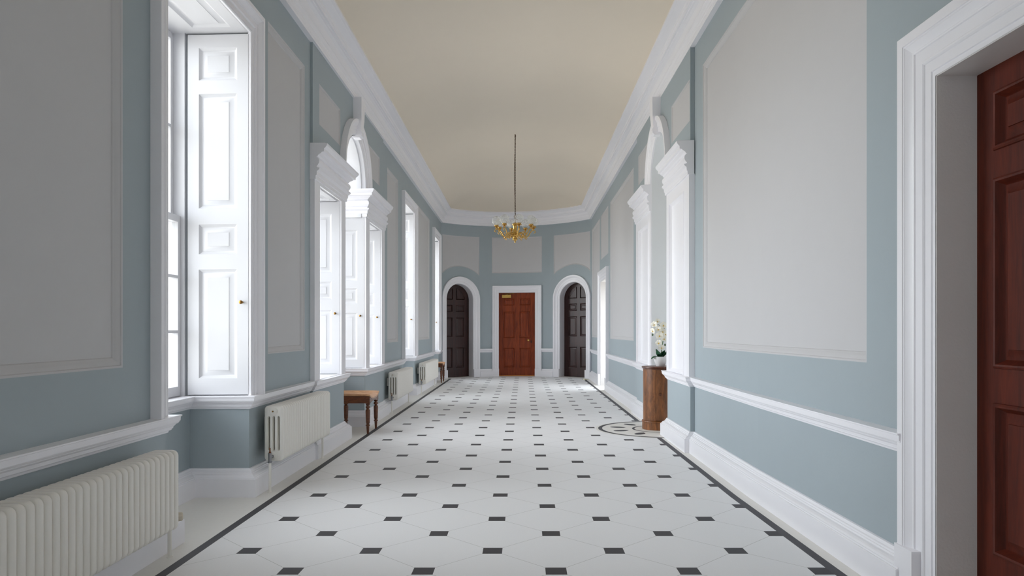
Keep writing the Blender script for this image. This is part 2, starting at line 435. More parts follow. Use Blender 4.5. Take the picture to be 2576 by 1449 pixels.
# half-round inlay in front of the niche
CX, CY = 1.70, 9.12
def ring(mb, r0, r1, z, m, x1=None, n=72):
    rows = [[], []]
    for k in range(n + 1):
        t = PI/2 + PI * k / n
        for j, r in enumerate((r0, r1)): rows[j].append((CX + r*cos(t), CY + r*sin(t), z))
    mb.grid(rows, m)
mb = MB()
ring(mb, 0.0005, .78, .0008, 0); ring(mb, .70, .75, .0014, 1); ring(mb, .292, .322, .0014, 1)
mb.box(CX, 2.1, CY - .52, CY + .52, .0002, .0008, 0)
for ang in (125, 162, 198, 235):
    t = math.radians(ang); c = Vector((CX + .505*cos(t), CY + .505*sin(t))); r = Vector((cos(t), sin(t))); q = Vector((-sin(t), cos(t)))
    pts = []
    for k in range(24):
        a = 2*PI*k/24; L = .105*cos(a); w = .058*sin(a) * (1.0 if L > 0 else (1 - (L/.105)**2 * .35))
        if L < -.09: w *= .45
        p = c + r*L + q*w; pts.append((p.x, p.y, .0014))
    mb.poly(pts, 1)
o = mb.build('trim_1', [M_FLOORP, M_DARK], smooth=0)
tag(o, 'half round floor inlay with charcoal rings and four petals around the cabinet', 'floor inlay', kind='structure')

# ------------------------------------------------------------------ setting: walls
W1, W3, W4, W0, WB = (4.17, 5.455), (12.64, 13.9), (16.98, 18.08), (-1.5, -.25), (-5.0, -3.74)  # W0 and WB are unseen windows added to light the room
ZW = 3.51; ZS = .755; ZB = .66
LA, LC, LR = (7.22, 8.09), (8.28, 9.38), (9.60, 10.45)      # three lights of the great window
CM, RC, ZSP = 8.83, .55, 3.08
ZE = 2.73
BAY = (7.04, 10.67)
def arch_hi(c, r, z): return lambda s: z + sqrt(max(0, r*r - (s - c)**2))
def win_ops(w): return [(w[0] - .04, w[1] + .04, ZB, ZW + .04), (w[0], w[1], -.01, ZB)]
PZ0, PZ1 = 1.058, 3.77
lpan = [(.55, 3.72), (5.86, 6.86), (11.12, 12.1), (14.15, 16.28)]
lsq = [(7.27, 8.12, 3.33, 3.74), (9.54, 10.39, 3.33, 3.74)]
mb = MB(); blue = mb
for a, b in ((YB, BAY[0]), (BAY[1], YK + .3)):
    ops = [x for w in (WB, W0, W1, W3, W4) for x in win_ops(w) if a < w[0] < b] + [(p[0], p[1], PZ0, PZ1) for p in lpan if a < p[0] < b]
    columns(mb, mapL(WL), a, b, 0, 4.5, ops, 0, -.55, 1.5, (5.4, 12.0))
ops = [(LA[0] - .03, LA[1] + .03, ZS - .005, ZE + .03), (LR[0] - .03, LR[1] + .03, ZS - .005, ZE + .03)]
ops += [(LC[0], LC[1], -.01, ZB), (LC[0] - .03, LC[1] + .03, ZB, ZE), (LC[0], LC[1], ZE, arch_hi(CM, RC, ZSP))]
n = 20
arcs = [CM - RC*cos(PI*k/n) for k in range(n+1)]
ops += [(s[0], s[1], s[2], s[3]) for s in lsq]
columns(mb, mapL(BL), BAY[0], BAY[1], 0, 4.5, ops, 0, -.575, 1.5, arcs)
for w in (WB, W0, W1, W3, W4, LC):                              # recessed window aprons
    mb.box(-2.68, -2.53, w[0] - .05, w[1] + .05, 0, ZS - .03, fn=G)
wl = mb.build('wall_left', M_BLUE, smooth=0, merge=False)
tag(wl, 'long pale blue left wall with tall windows and white recessed panels', 'wall', kind='structure')
for p in lpan:
    mb = MB(); wall_panel(mb, mapL(WL), p[0], p[1], PZ0, PZ1, FIELD); mb.build('panel', M_PANEL, wl, 30)
for p in lsq:
    mb = MB(); wall_panel(mb, mapL(BL), p[0], p[1], p[2], p[3], FIELD_S); mb.build('panel', M_PANEL, wl, 30)

# right wall
RD, RF = (2.03, 3.13), (15.08, 16.35)                       # near door, far doorway
NI = (8.56, 9.62); NC, NR = 9.09, .53; RSP = 3.13; RE = 2.79
RB = (7.40, 10.87); ZD = 2.306
QA, QC = (7.62, 8.40), (9.78, 10.65)                        # blind lights
rpan = [(3.76, 7.06), (11.5, 14.6), (16.6, 18.5)]
rpan0 = (-2.3, 1.7)
rsq = [(7.43, 8.34, 3.34, 3.76), (9.84, 10.75, 3.34, 3.76)]
rtop = (14.95, 16.35, 2.80, 3.77)
mb = MB()
for a, b in ((YB, RB[0]), (RB[1], YK + .3)):
    ops = [(w[0], w[1], -.01, ZD) for w in (RD, RF) if a < w[0] < b] + [(p[0], p[1], PZ0, PZ1) for p in rpan + [rpan0] if a < p[0] < b]
    if a > 8: ops.append(rtop)
    columns(mb, mapR(WR), a, b, 0, 4.5, ops, 0, -.55, 1.5, (5.4, 12.0))
arcs = [NC - NR*cos(PI*k/20) for k in range(21)]
ops = [(NI[0], NI[1], -.01, arch_hi(NC, NR, RSP)), (QA[0], QA[1], ZS, RE), (QC[0], QC[1], ZS, RE)] + rsq
columns(mb, mapR(BR), RB[0], RB[1], 0, 4.5, ops, 0, -.595, 1.5, arcs)
wr = mb.build('wall_right', M_BLUE, smooth=0, merge=False)
tag(wr, 'long pale blue right wall with white recessed panels and an arched niche', 'wall', kind='structure')
for p in rpan + [rpan0]:
    mb = MB(); wall_panel(mb, mapR(WR), p[0], p[1], PZ0, PZ1, FIELD); mb.build('panel', M_PANEL, wr, 30)
mb = MB(); wall_panel(mb, mapR(WR), rtop[0], rtop[1], rtop[2], rtop[3], FIELD_S); mb.build('panel', M_PANEL, wr, 30)
for p in rsq:
    mb = MB(); wall_panel(mb, mapR(BR), p[0], p[1], p[2], p[3], FIELD_S); mb.build('panel', M_PANEL, wr, 30)
# niche lining
mb = MB(); mpr = mapR(BR)
casing(mb, mpr, up_arch(NC, NR - .007, .0, RSP), [(0, -.40), (0, .0), (.012, .0)])
columns(mb, mpr, NI[0], NI[1], 0, arch_hi(NC, NR, RSP), [], -.38, -.45, 1.5, arcs)
mb.build('niche', M_NICHE, wr, 40)

# curved end wall
DS, DH = .010, .497                                         # middle door centre, half opening
SA, RAH, ZA = 1.63, .42, 2.08                               # arched doors
CW = .185
ep = [(-2.196, -1.03), (-.687 + DS, .687 + DS), (1.03, 2.196)]
def parc(c, r): return lambda s: ZA + sqrt(max(.0001, r*r - (s - c)**2))
PR = .88
ops = [(DS - DH, DS + DH, -.01, 2.27)]
extra = []
for c in (-SA, SA):
    ops.append((c - RAH, c + RAH, -.01, arch_hi(c, RAH, ZA))); extra += [c - RAH*cos(PI*k/18) for k in range(19)]
ops += [(ep[0][0], ep[0][1], parc(-SA, PR), PZ1), (ep[1][0], ep[1][1], 2.80, PZ1), (ep[2][0], ep[2][1], parc(SA, PR), PZ1)]
mb = MB(); columns(mb, mapE, -SMAX - .12, SMAX + .12, 0, 4.5, ops, 0, -.45, .12, extra); columns(mb, mapE, -SMAX - .12, SMAX + .12, 0, 4.5, [], -.46, -.5, .12)
we = mb.build('wall_back', M_BLUE, smooth=0, merge=False)
tag(we, 'curved pale blue end wall with one square and two arched doorways', 'wall', kind='structure')
for i, p in enumerate(ep):
    mb = MB()
    if i == 1: lo = lambda s: 2.80
    else: lo = parc(-SA if i == 0 else SA, PR)
    n = 12; ss = [p[0] + (p[1]-p[0])*k/n for k in range(n+1)]
    ol = [(s, lo(s)) for s in ss] + dense([(p[1], PZ1), (p[0], PZ1)], .11)[: 12] + [(p[0], PZ1)]
    ol2 = []
    for q in ol:
        if not ol2 or math.hypot(q[0]-ol2[-1][0], q[1]-ol2[-1][1]) > 1e-4: ol2.append(q)
    fin = strips(mb, mapE, ol2, [(0, 0), (.008, -.002), (.012, -.008), (.028, -.016), (.032, -.016)])
    u = .03; lo2 = (lambda s: 2.80 + u) if i == 1 else parc(-SA if i == 0 else SA, PR + u)
    columns(mb, mapE, p[0] + u, p[1] - u, lo2, PZ1 - u, [], -.0155, -.05, .1)
    mb.build('panel', M_PANEL, we, 30)

# wall behind the camera
FW = (-1.45, 1.15, .35, 3.6)  # opening for the window added as fill light
mapF = lambda s, z, d: (s, YB + d, z)
mb = MB(); columns(mb, mapF, -2.8, 2.6, 0, 4.6, [FW], 0, -.25)
o = mb.build('wall_front', M_BLUE, smooth=0); tag(o, 'plain pale blue wall behind the viewpoint', 'wall', kind='structure')

# ceiling
mb = MB()
def edge_dist(x, y):
    d = min(x - gx(WL, y), gx(WR, y) - x, y - YB)
    if y > YC: d = min(d, RA - math.hypot(x - XC, y - YC))
    return d
def ceil_z(x, y):
    t = clamp((edge_dist(x, y) - .24) / 1.15)
    return gz(x, y, CZ + .335 + .27 * (1 - (1 - t)**2.2))
xs = [-2.7 + 5.2*k/52 for k in range(53)]; ys = [YB - .1 + (20.3 - YB + .1)*k/270 for k in range(271)]
mb.grid([[(x, y, ceil_z(x, y)) for x in xs] for y in ys])
o = mb.build('ceiling', M_CEIL, smooth=60); tag(o, 'cream coved plaster ceiling above a white cornice', 'ceiling', kind='structure')

# ------------------------------------------------------------------ setting: cornice, dado, skirting
SKIRT = [(0, 0), (.075, 0), (.075, .134), (.071, .138), (.066, .138), (.064, .146), (.060, .147), (.054, .156), (.044, .164), (.034, .168), (.030, .176), (.025, .177), (.024, .186), (.018, .190), (.014, .198), (.012, .204), (0, .206)]
DADO = [(0, .655), (.010, .656), (.012, .663), (.012, .667), (.020, .668), (.024, .673), (.024, .678), (.029, .679), (.031, .690), (.038, .697), (.040, .700), (.040, .704), (.047, .705), (.053, .712), (.055, .716), (.055, .720), (.059, .721), (.060, .744), (.066, .747), (.066, .754), (.02, .757), (0, .757)]
cz = CZ
CORN = [(0, cz), (.050, cz + .001), (.052, cz + .026), (.056, cz + .028), (.057, cz + .05), (.062, cz + .056), (.064, cz + .075), (.072, cz + .082), (.082, cz + .098), (.085, cz + .11),
        (.09, cz + .112), (.094, cz + .145), (.108, cz + .178), (.132, cz + .196), (.15, cz + .2), (.152, cz + .208), (.172, cz + .21), (.174, cz + .24), (.182, cz + .244), (.19, cz + .268),
        (.214, cz + .286), (.222, cz + .29), (.25, cz + .312), (.268, cz + .318), (.275, cz + .322), (.275, cz + .338), (.27, cz + .36), (0, cz + .36)]
arcpath = [mapE(-SMAX + 2*SMAX*k/40, 0, 0)[:2] for k in range(41)]
full = PWs([(WL, YB), (WL, YK)])[:-1] + arcpath + PWs([(WR, YK), (WR, YB)])[1:]
mb = MB(); sweep(mb, full, CORN)
for s in (-1, 1):                                          # centre bays break the cornice forward slightly
    pass
o = mb.build('trim_2', M_TRIM, smooth=16); tag(o, 'deep white moulded cornice running round the top of the walls', 'cornice', kind='structure')

RX = -2.53
def lrun(a, b): return [(WL, a), (WL, b)]
recess = lambda p, w: [(p, w[0]), (RX, w[0]), (RX, w[1]), (p, w[1])]
lpath = [(WL, YB)] + recess(WL, WB) + recess(WL, W0) + recess(WL, W1) + [(WL, BAY[0]), (BL, BAY[0])] + recess(BL, LC) + [(BL, BAY[1]), (WL, BAY[1])] + recess(WL, W3) + recess(WL, W4) + [(WL, 18.5)]
rpath1 = [(WR, 18.55), (WR, RF[1] + .235)]
rpath2 = [(WR, RF[0] - .235), (WR, RB[1]), (BR, RB[1]), (BR, NI[1]), (BR + .38, NI[1]), (BR + .38, NI[0]), (BR, NI[0]), (BR, RB[0]), (WR, RB[0]), (WR, RD[1] + .21)]
rpath3 = [(WR, RD[0] - .21), (WR, YB)]
epath = [[mapE(a + (b-a)*k/6, 0, 0)[:2] for k in range(7)] for a, b in ((-SA + RAH + CW, DS - DH - CW), (DS + DH + CW, SA - RAH - CW))]
for nm, prof, lab, cat in (('trim_3', DADO, 'white moulded dado rail and window sills running along the walls', 'dado rail'),
                           ('baseboard_1', SKIRT, 'tall white moulded skirting board along the foot of the walls', 'skirting board')):
    mb = MB()
    for p in (lpath, rpath1, rpath2, rpath3): sweep(mb, PWs(p), prof)
    for p in epath: sweep(mb, p, prof)
    if nm == 'trim_3':                                     # sill boards
        for w in (WB, W0, W1, W3, W4, LC): mb.box(-2.62, RX + .01, w[0] - .04, w[1] + .04, ZS - .03, ZS, fn=G)
        for w in (LA, LR): mb.box(-2.62, BL + .03, w[0] - .028, w[1] + .028, ZS - .03, ZS + .002, fn=G)
        for w in (QA, QC): mb.box(BR - .02, BR + .06, w[0], w[1], ZS - .03, ZS + .002, fn=G)
    o = mb.build(nm, M_TRIM, smooth=16); tag(o, lab, cat, kind='structure')

# entablatures over the side lights (left window and right blind window)
def entab(z0, z1):
    h = (z1 - z0) / .35
    P = [(-.055, 0), (.012, 0), (.014, .035), (.022, .04), (.024, .075), (.036, .084), (.046, .094), (.05, .108), (.022, .112), (.02, .122), (.034, .136), (.044, .155), (.047, .175), (.042, .195), (.03, .208), (.016, .214),
         (.03, .22), (.04, .236), (.066, .252), (.072, .262), (.094, .266), (.096, .295), (.108, .305), (.122, .326), (.126, .345), (.10, .35), (-.055, .352)]
    return [(d, z0 + z*h) for d, z in P]
FP = .02
for nm, runs, z0, z1, lab in (
    ('trim_4', [[(BL + FP, BAY[0] - .015), (BL + FP, LC[0]), (-2.58, LC[0])], [(-2.58, LC[1]), (BL + FP, LC[1]), (BL + FP, BAY[1] + .015)]], ZE, ZSP, 'white moulded entablatures over the side lights of the arched window'),
    ('trim_5', [[(BR - FP, RB[1] + .02), (BR - FP, NI[1] - .004)], [(BR - FP, NI[0] + .004), (BR - FP, RB[0] - .025)]], RE, RSP, 'white moulded entablatures beside the arched niche on the right wall')):
    mb = MB()
    for r in runs: sweep(mb, PW(*r), entab(z0, z1))
    o = mb.build(nm, M_TRIM, smooth=16); tag(o, lab, 'entablature', kind='structure')

# archivolts with keystones
AV = [(0, -.02), (0, .02), (.012, .028), (.06, .03), (.068, .040), (.11, .042), (.12, .052), (.14, .062), (.15, .068), (.188, .068), (.19, 0)]
for nm, mp, c, r, zs, lab in (('trim_6', mapL(BL), CM, RC, ZSP, 'white moulded arch with keystone over the central window on the left'), ('trim_7', mapR(BR), NC, NR, RSP, 'white moulded arch with keystone over the niche on the right')):
    root = thing(nm, lab, 'arch moulding', kind='structure')
    mb = MB(); casing(mb, mp, [(c - r*cos(PI*k/36), zs + r*sin(PI*k/36)) for k in range(37)], AV); mb.build('archivolt', M_TRIM, root, 16)
    mb = MB()
    prof = [(zs + r - .03, .07), (zs + r - .005, .095), (zs + r + .03, .10), (zs + r + .06, .085), (zs + r + .12, .092), (zs + r + .2, .10), (CZ - .04, .105), (CZ + .01, .105)]
    rows = []
    for i, (z, d) in enumerate(prof):
        w = .060 + .045 * (z - prof[0][0]) / (CZ - prof[0][0])
        rows.append([mp(c - w, z, -.01), mp(c - w, z, d), mp(c + w, z, d), mp(c + w, z, -.01)])
    ids = mb.grid(rows, 0, True); mb.face(ids[0]); mb.face(ids[-1][::-1])
    mb.build('keystone', M_TRIM, root, 16)

# right blind lights: frame and panel
for k, (q, fr) in enumerate(((QA, (RB[0], NI[0])), (QC, (NI[1], RB[1])))):
    root = thing('trim_%d' % (8 + k), ('white framed blind panel nearer than the niche on the right wall', 'white framed blind panel beyond the niche on the right wall')[k], 'wall panelling', kind='structure')
    mb = MB(); mp = mapR(BR)
    columns(mb, mp, fr[0] + (.0005 if k else -.006), fr[1] + (.006 if k else -.0005), ZS, RE + .01, [(q[0], q[1], ZS - .1, RE - .12)], FP - .005, -.06)
    mb.build('frame', M_TRIM, root, 0)
    mb = MB()
    strips(mb, mp, rect(q[0], q[1], ZS + .001, RE - .12), [(0, FP - .005), (.006, FP + .004), (.02, FP + .004), (.026, FP - .012), (.04, -.014), (.05, -.02), (.055, -.02)])
    columns(mb, mp, q[0] + .054, q[1] - .054, ZS + .056, RE - .12 - .054, [], -.02, -.06)
    mb.build('panel', M_TRIM, root, 16)

# ------------------------------------------------------------------ windows
def sash(mb, y0, y1, z0, z1, x, nx, nz, bot=.07, top=.05, st=.05, th=.045):
    mp = lambda s, z, d: G(x + d, s, z)
    ops = []; w = (y1 - y0 - 2*st); h = z1 - z0 - bot - top; bar = .022
    for i in range(nx):
        for j in range(nz):
            ops.append((y0 + st + w*i/nx + (bar/2 if i else 0), y0 + st + w*(i+1)/nx - (bar/2 if i < nx-1 else 0), z0 + bot + h*j/nz + (bar/2 if j else 0), z0 + bot + h*(j+1)/nz - (bar/2 if j < nz-1 else 0)))
    columns(mb, mp, y0, y1, z0, z1, ops, 0, -th)
def box_frame(mb, y0, y1, z0, z1, x, w=.06, th=.14):
    mp = lambda s, z, d: G(x + d, s, z)
    columns(mb, mp, y0 - .05, y1 + .05, z0 - .03, z1 + .06, [(y0 + .01, y1 - .01, z0 - .04 if False else z0, z1)], 0, -th)
def pane(root, y0, y1, z0, z1, x):
    mb = MB(); mb.box(x - .004, x, y0, y1, z0, z1, fn=G); return mb.build('pane', M_GLASS, root, 0)
def knob(mp, s, z, parent, r=.014):
    p0 = Vector(mp(s, z, 0)); p1 = Vector(mp(s, z, .04)); mb = MB()
    L = (p1 - p0); prof = [(0, .6), (.12, .6), (.2, .38), (.45, .36), (.6, .75), (.75, 1.0), (.9, .95), (1.0, .5), (1.02, .05)]
    mb.tube([p0 + L*a for a, b in prof], [r*b for a, b in prof], 14); return mb.build('knob', M_BRASSD, parent, 50)
def shutters(root, w, zp, za, zb, fx, bx, kz=None):
    """folded shutter leaves on both reveals, far one faces the camera"""
    for far in (True, False):
        Y = w[1] if far else w[0]
        mp = (lambda s, z, d, Y=Y: G(s, Y - .003 - d, z)) if far else (lambda s, z, d, Y=Y: G(s, Y + .003 + d, z))
        mb = MB(); a, b = bx + .02, fx - .006
        ins = (b - a) * .185
        leaf(mb, mp, a, b, za + .008, zb - .008, [(a + ins, b - ins, lo, hi) for lo, hi in zp], .035, RAISED)
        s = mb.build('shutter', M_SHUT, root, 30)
        if kz: knob(mp, b - .045, kz, s)
def soffit(root, w, z, fx, bx):
    mp = lambda s, t, d: G(t, s, z - d)
    mb = MB(); leaf(mb, mp, w[0] - .02, w[1] + .02, bx, fx - .004, [(w[0] + .1, w[1] - .1, bx + .1, fx - .1)], .03, RAISED)
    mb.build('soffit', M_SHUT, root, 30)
ZP4 = [(.887, 1.715), (1.829, 2.057), (2.177, 3.047), (3.149, 3.398)]
ZP3 = [(.868, 1.48), (1.60, 1.80), (1.90, 2.56)]
def tall_window(name, w, lab, kz=1.463, arch=True):
    root = thing(name, lab, 'window', G(WL, (w[0] + w[1])/2, 0), kind='structure')
    inv = Matrix.Translation(root.location).inverted()
    parts_before = set(bpy.data.objects)
    bx = -2.565
    mb = MB(); box_frame(mb, w[0], w[1], ZS, ZW, bx)
    sash(mb, w[0] + .012, w[1] - .012, ZS + .005, 2.12, bx - .03, 2, 3, st=.04); sash(mb, w[0] + .012, w[1] - .012, 2.07, ZW - .005, bx - .085, 2, 2, st=.04)
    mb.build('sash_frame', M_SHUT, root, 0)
    pane(root, w[0] + .04, w[1] - .04, ZS + .05, 2.1, bx - .05); pane(root, w[0] + .04, w[1] - .04, 2.1, ZW - .04, bx - .105)
    shutters(root, w, ZP4, ZS, ZW - .005, WL, bx, kz); soffit(root, w, ZW, WL, bx)
    mb = MB(); casing(mb, mapL(WL), up_over(w[0], w[1], ZS + .0, ZW), [(0, -.008)] + ARCH[1:]); mb.build('architrave', M_TRIM, root, 16)
    for o in set(bpy.data.objects) - parts_before:
        if o.parent == root: o.matrix_parent_inverse = inv
    return root
tall_window('window_1', W1, 'tall sash window with open panelled shutters beside the nearest radiator')
tall_window('window_3', W3, 'tall sash window beyond the arched window, above the farther two radiators')
tall_window('window_4', W4, 'tall sash window at the far left end next to the arched door')
tall_window('fill_window_5', W0, 'tall sash window added for fill light just behind the viewpoint on the left wall')  # unseen window, added to brighten the near room
tall_window('fill_window_6', WB, 'tall sash window added for fill light farthest behind the viewpoint on the left wall')  # unseen window, added for more light from behind

root = thing('window_2', 'three part arched window with shutters and a wooden stool below it', 'window', G(BL, CM, 0), kind='structure')
inv = Matrix.Translation(root.location).inverted(); before = set(bpy.data.objects)
bx = -2.565
mb = MB()
for w in (LA, LC, LR): box_frame(mb, w[0], w[1], ZS, ZE - .02, bx); sash(mb, w[0] + .012, w[1] - .012, ZS + .005, 1.78, bx - .03, 2 if w != LC else 3, 2); sash(mb, w[0] + .012, w[1] - .012, 1.73, ZE - .025, bx - .085, 2 if w != LC else 3, 2)
mpx = lambda s, z, d: G(bx + d, s, z)
ah = arch_hi(CM, RC + .04, ZSP)
br = [CM - (RC - .06)*cos(PI*k/16) for k in range(17)]
hole = [(CM - RC + .06, CM - .015, ZSP + .03, arch_hi(CM, RC - .06, ZSP)), (CM + .015, CM + RC - .06, ZSP + .03, arch_hi(CM, RC - .06, ZSP)), (CM - RC + .06, CM - .015, ZE + .06, ZSP - .01), (CM + .015, CM + RC - .06, ZE + .06, ZSP - .01)]
columns(mb, mpx, CM - RC - .03, CM + RC + .03, ZE - .02, lambda s: max(ZSP, ah(s)), hole, -.03, -.08, 1.5, br)
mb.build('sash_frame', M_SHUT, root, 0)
for w in (LA, LC, LR):
    pane(root, w[0] + .04, w[1] - .04, ZS + .05, 1.75, bx - .05); pane(root, w[0] + .04, w[1] - .04, 1.75, ZE - .04, bx - .105)
mb = MB(); columns(mb, mpx, CM - RC + .03, CM + RC - .03, ZE + .03, arch_hi(CM, RC - .02, ZSP), [], -.05, -.054, 1.5, br); mb.build('pane', M_GLASS, root, 0)
shutters(root, LA, ZP3, ZS, ZE - .027, BL + .006, bx, 1.44); shutters(root, LC, ZP3, ZS, ZE + .004, BL, bx, 1.44); shutters(root, LR, ZP3, ZS, ZE - .027, BL + .006, bx, 1.44)
for w in (LA, LR): soffit(root, w, ZE - .03, BL + .01, bx)
mb = MB()                                                  # arch reveal lining with raised beads
mpl = mapL(BL)
casing(mb, mpl, up_arch(CM, RC - .008, ZSP - .36, ZSP), [(0, -.55), (-.012, -.545), (-.012, -.50), (-.004, -.48), (-.004, -.14), (-.012, -.12), (-.012, -.04), (0, -.03), (0, .018)])
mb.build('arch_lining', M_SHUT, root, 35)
mb = MB()                                                  # flat pilaster frames round the lights
for a, b, q in ((BAY[0] - .005, LC[0], LA), (LC[1], BAY[1] + .005, LR)):
    columns(mb, mpl, a, b, ZS + .001, ZE + .01, [(q[0], q[1], ZS - .1, ZE - .03)], FP, -.03)
for w in (LC,):
    pass
mb.build('frame', M_TRIM, root, 0)
for o in set(bpy.data.objects) - before:
    if o.parent == root: o.matrix_parent_inverse = inv

root = thing('fill_window_7', 'wide sash window added for fill light in the wall behind the viewpoint', 'window', (-.15, YB, 0), kind='structure')  # unseen window, added to throw daylight down the hall
mb = MB(); ops = []
for i in range(4):
    for j in range(5):
        a = FW[0] + .05 + (FW[1] - FW[0] - .1) * i / 4; b = FW[0] + .05 + (FW[1] - FW[0] - .1) * (i + 1) / 4; c = FW[2] + .05 + (FW[3] - FW[2] - .1) * j / 5; d = FW[2] + .05 + (FW[3] - FW[2] - .1) * (j + 1) / 5
        ops.append((a + .012, b - .012, c + .012, d - .012))
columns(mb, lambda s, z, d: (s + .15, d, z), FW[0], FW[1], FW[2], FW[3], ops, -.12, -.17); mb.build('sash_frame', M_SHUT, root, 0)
mb = MB(); mb.box(FW[0] + .17, FW[1] + .13, -.148, -.144, FW[2] + .02, FW[3] - .02); mb.build('pane', M_GLASS, root, 0)
mb = MB(); casing(mb, lambda s, z, d: (s + .15, d, z), [(FW[0], FW[2]), (FW[0], FW[3]), (FW[1], FW[3]), (FW[1], FW[2]), (FW[0], FW[2])], ARCH[1:]); mb.build('architrave', M_TRIM, root, 16)
# ------------------------------------------------------------------ doors
def rel(root, before):
    inv = (Matrix.Translation(root.location) @ root.rotation_euler.to_matrix().to_4x4()).inverted()
    for o in set(bpy.data.objects) - before:
        if o.parent == root: o.matrix_parent_inverse = inv
def six(a, b, zz, st, mid):
    c = (a + b) / 2
    return [(x0, x1, lo, hi) for lo, hi in zz for x0, x1 in ((a + st, c - mid/2), (c + mid/2, b - st))]
# middle door
root = thing('door_1', 'red mahogany six panelled door in the middle of the curved end wall', 'door', mapT(DS, .1)(DS, 0, 0), kind='structure'); before = set(bpy.data.objects)
mp = mapT(DS, .11)
mb = MB(); leaf(mb, mp, DS - DH - .03, DS + DH + .03, .03, 2.30, six(DS - DH, DS + DH, [(.23, .775), (1.03, 1.77), (1.92, 2.125)], .125, .125), .05, RAISED_D)
lf = mb.build('leaf', M_RED, root, 30)
mb = MB(); pr = [(-.004, -.16), (-.004, .0)] + arch_prof(CW, -.16, .8)[1:]
casing(mb, mapE, up_over(DS - DH, DS + DH, 0, 2.27, .16), pr); mb.build('architrave', M_TRIM, root, 16)
mb = MB()
for a, b in ((DS - DH - CW - .004, DS - DH - .002), (DS + DH + .002, DS + DH + CW + .004)):
    columns(mb, mapE, a, b, 0, .21, [], .062, -.02, .1)
mb.build('plinth_block', M_TRIM, root, 0)
mb = MB(); p = [Vector(mp(DS + .31, .975, d)) for d in (0, .008, .012, .03, .045, .055, .068, .072)]
mb.tube(p, [.032, .032, .012, .012, .024, .031, .024, .004], 18); mb.build('knob', M_BRASS, root, 50)
mb = MB(); mb.hexa([mp(*q) for q in ((DS+.375,.905,.003),(DS+.40,.905,.003),(DS+.40,.965,.003),(DS+.375,.965,.003),(DS+.375,.905,-.002),(DS+.40,.905,-.002),(DS+.40,.965,-.002),(DS+.375,.965,-.002))]); mb.build('keyhole', M_BLACK, root, 0)
mb = MB(); mb.hexa([mp(*q) for q in ((DS-.41,2.135,.06),(DS-.16,2.135,.06),(DS-.16,2.215,.06),(DS-.41,2.215,.06),(DS-.41,2.135,0),(DS-.16,2.135,0),(DS-.16,2.215,0),(DS-.41,2.215,0))])
mb.tube([mp(DS-.27, 2.21, .035), mp(DS-.27, 2.235, .035)], .014, 10)
cl = mb.build('door_closer', M_BRASS, root, 0, bevel=.004)
mb = MB(); mb.tube([mp(DS-.33, 2.238, .035), mp(DS-.20, 2.243, .07), mp(DS-.08, 2.25, .085)], .009, 8); mb.build('arm', M_BRASSD, cl, 40)
mb = MB(); columns(mb, mp, DS - DH + .005, DS + DH - .005, 0, .028, [], .035, -.06); mb.build('threshold', M_OAK, root, 0)
rel(root, before)
# arched doors
for c, nm, lab in ((-SA, 'door_2', 'very dark arched panelled door at the left of the end wall'), (SA, 'door_3', 'very dark arched panelled door at the right of the end wall')):
    root = thing(nm, lab, 'door', mapT(c, .2)(c, 0, 0), kind='structure'); before = set(bpy.data.objects)
    mp = mapT(c, .24); a, b = c - RAH - .08, c + RAH + .08; st, md = .135, .10
    lo3 = [(.24, .80), (1.07, 1.61), (1.75, 1.95)]
    pn = six(c - .415, c + .415, lo3, .09, md)
    rt = .335
    hi = lambda s, c=c: 2.08 + max(.05, sqrt(max(0, rt*rt - (s - c)**2)) * .95)
    pn += [(c - .328, c - md/2, 2.08, hi), (c + md/2, c + .328, 2.08, hi)]
    mb = MB(); leaf(mb, mp, a, b, .003, 2.6, pn, .05, RAISED_D, step=9)
    mb.build('leaf', M_BLACKW, root, 30)
    mb = MB(); pr = [(-.005, -.30), (-.005, .0)] + arch_prof(CW, -.16, .8)[1:]
    casing(mb, mapE, up_arch(c, RAH, .0, ZA, 30), pr); mb.build('architrave', M_TRIM, root, 16)
    mb = MB()
    for x0, x1 in ((c - RAH - CW - .004, c - RAH - .002), (c + RAH + .002, c + RAH + CW + .004)): columns(mb, mapE, x0, x1, 0, .21, [], .062, -.02, .1)
    mb.build('plinth_block', M_TRIM, root, 0)
    rel(root, before)
# near right door
root = thing('door_4', 'dark mahogany panelled door in the near right foreground', 'door', G(WR + .19, RD[1], 0), kind='structure'); before = set(bpy.data.objects)
mp = mapR(WR + .165)
mb = MB(); leaf(mb, mp, RD[0] - .03, RD[1] - .002, .01, ZD - .004, six(RD[0], RD[1], [(.302, .925), (1.065, 1.845), (1.955, 2.20)], .115, .12), .05, [(u*1.25, d*1.3) for u, d in RAISED_D])
mb.build('leaf', M_DOORN, root, 30)
mb = MB(); casing(mb, mapR(WR), up_over(RD[0], RD[1], 0, ZD, 1.0), [(0, .014)] + [(u*.24/.172, d*.85) for u, d in ARCH[2:]]); mb.build('architrave', M_TRIM, root, 16)
mb = MB(); casing(mb, mapR(WR), up_over(RD[0], RD[1], 0, ZD, 1.0), [(-.004, -.17), (-.004, .010), (.004, .012)]); mb.build('jamb', M_JAMB, root, 28)
mb = MB()
for a, b in ((RD[0] - .245, RD[0] - .10), (RD[1] + .10, RD[1] + .245)): columns(mb, mapR(WR), a, b, 0, .25, [], .062, 0)
mb.build('plinth_block', M_TRIM, root, 0)
rel(root, before)
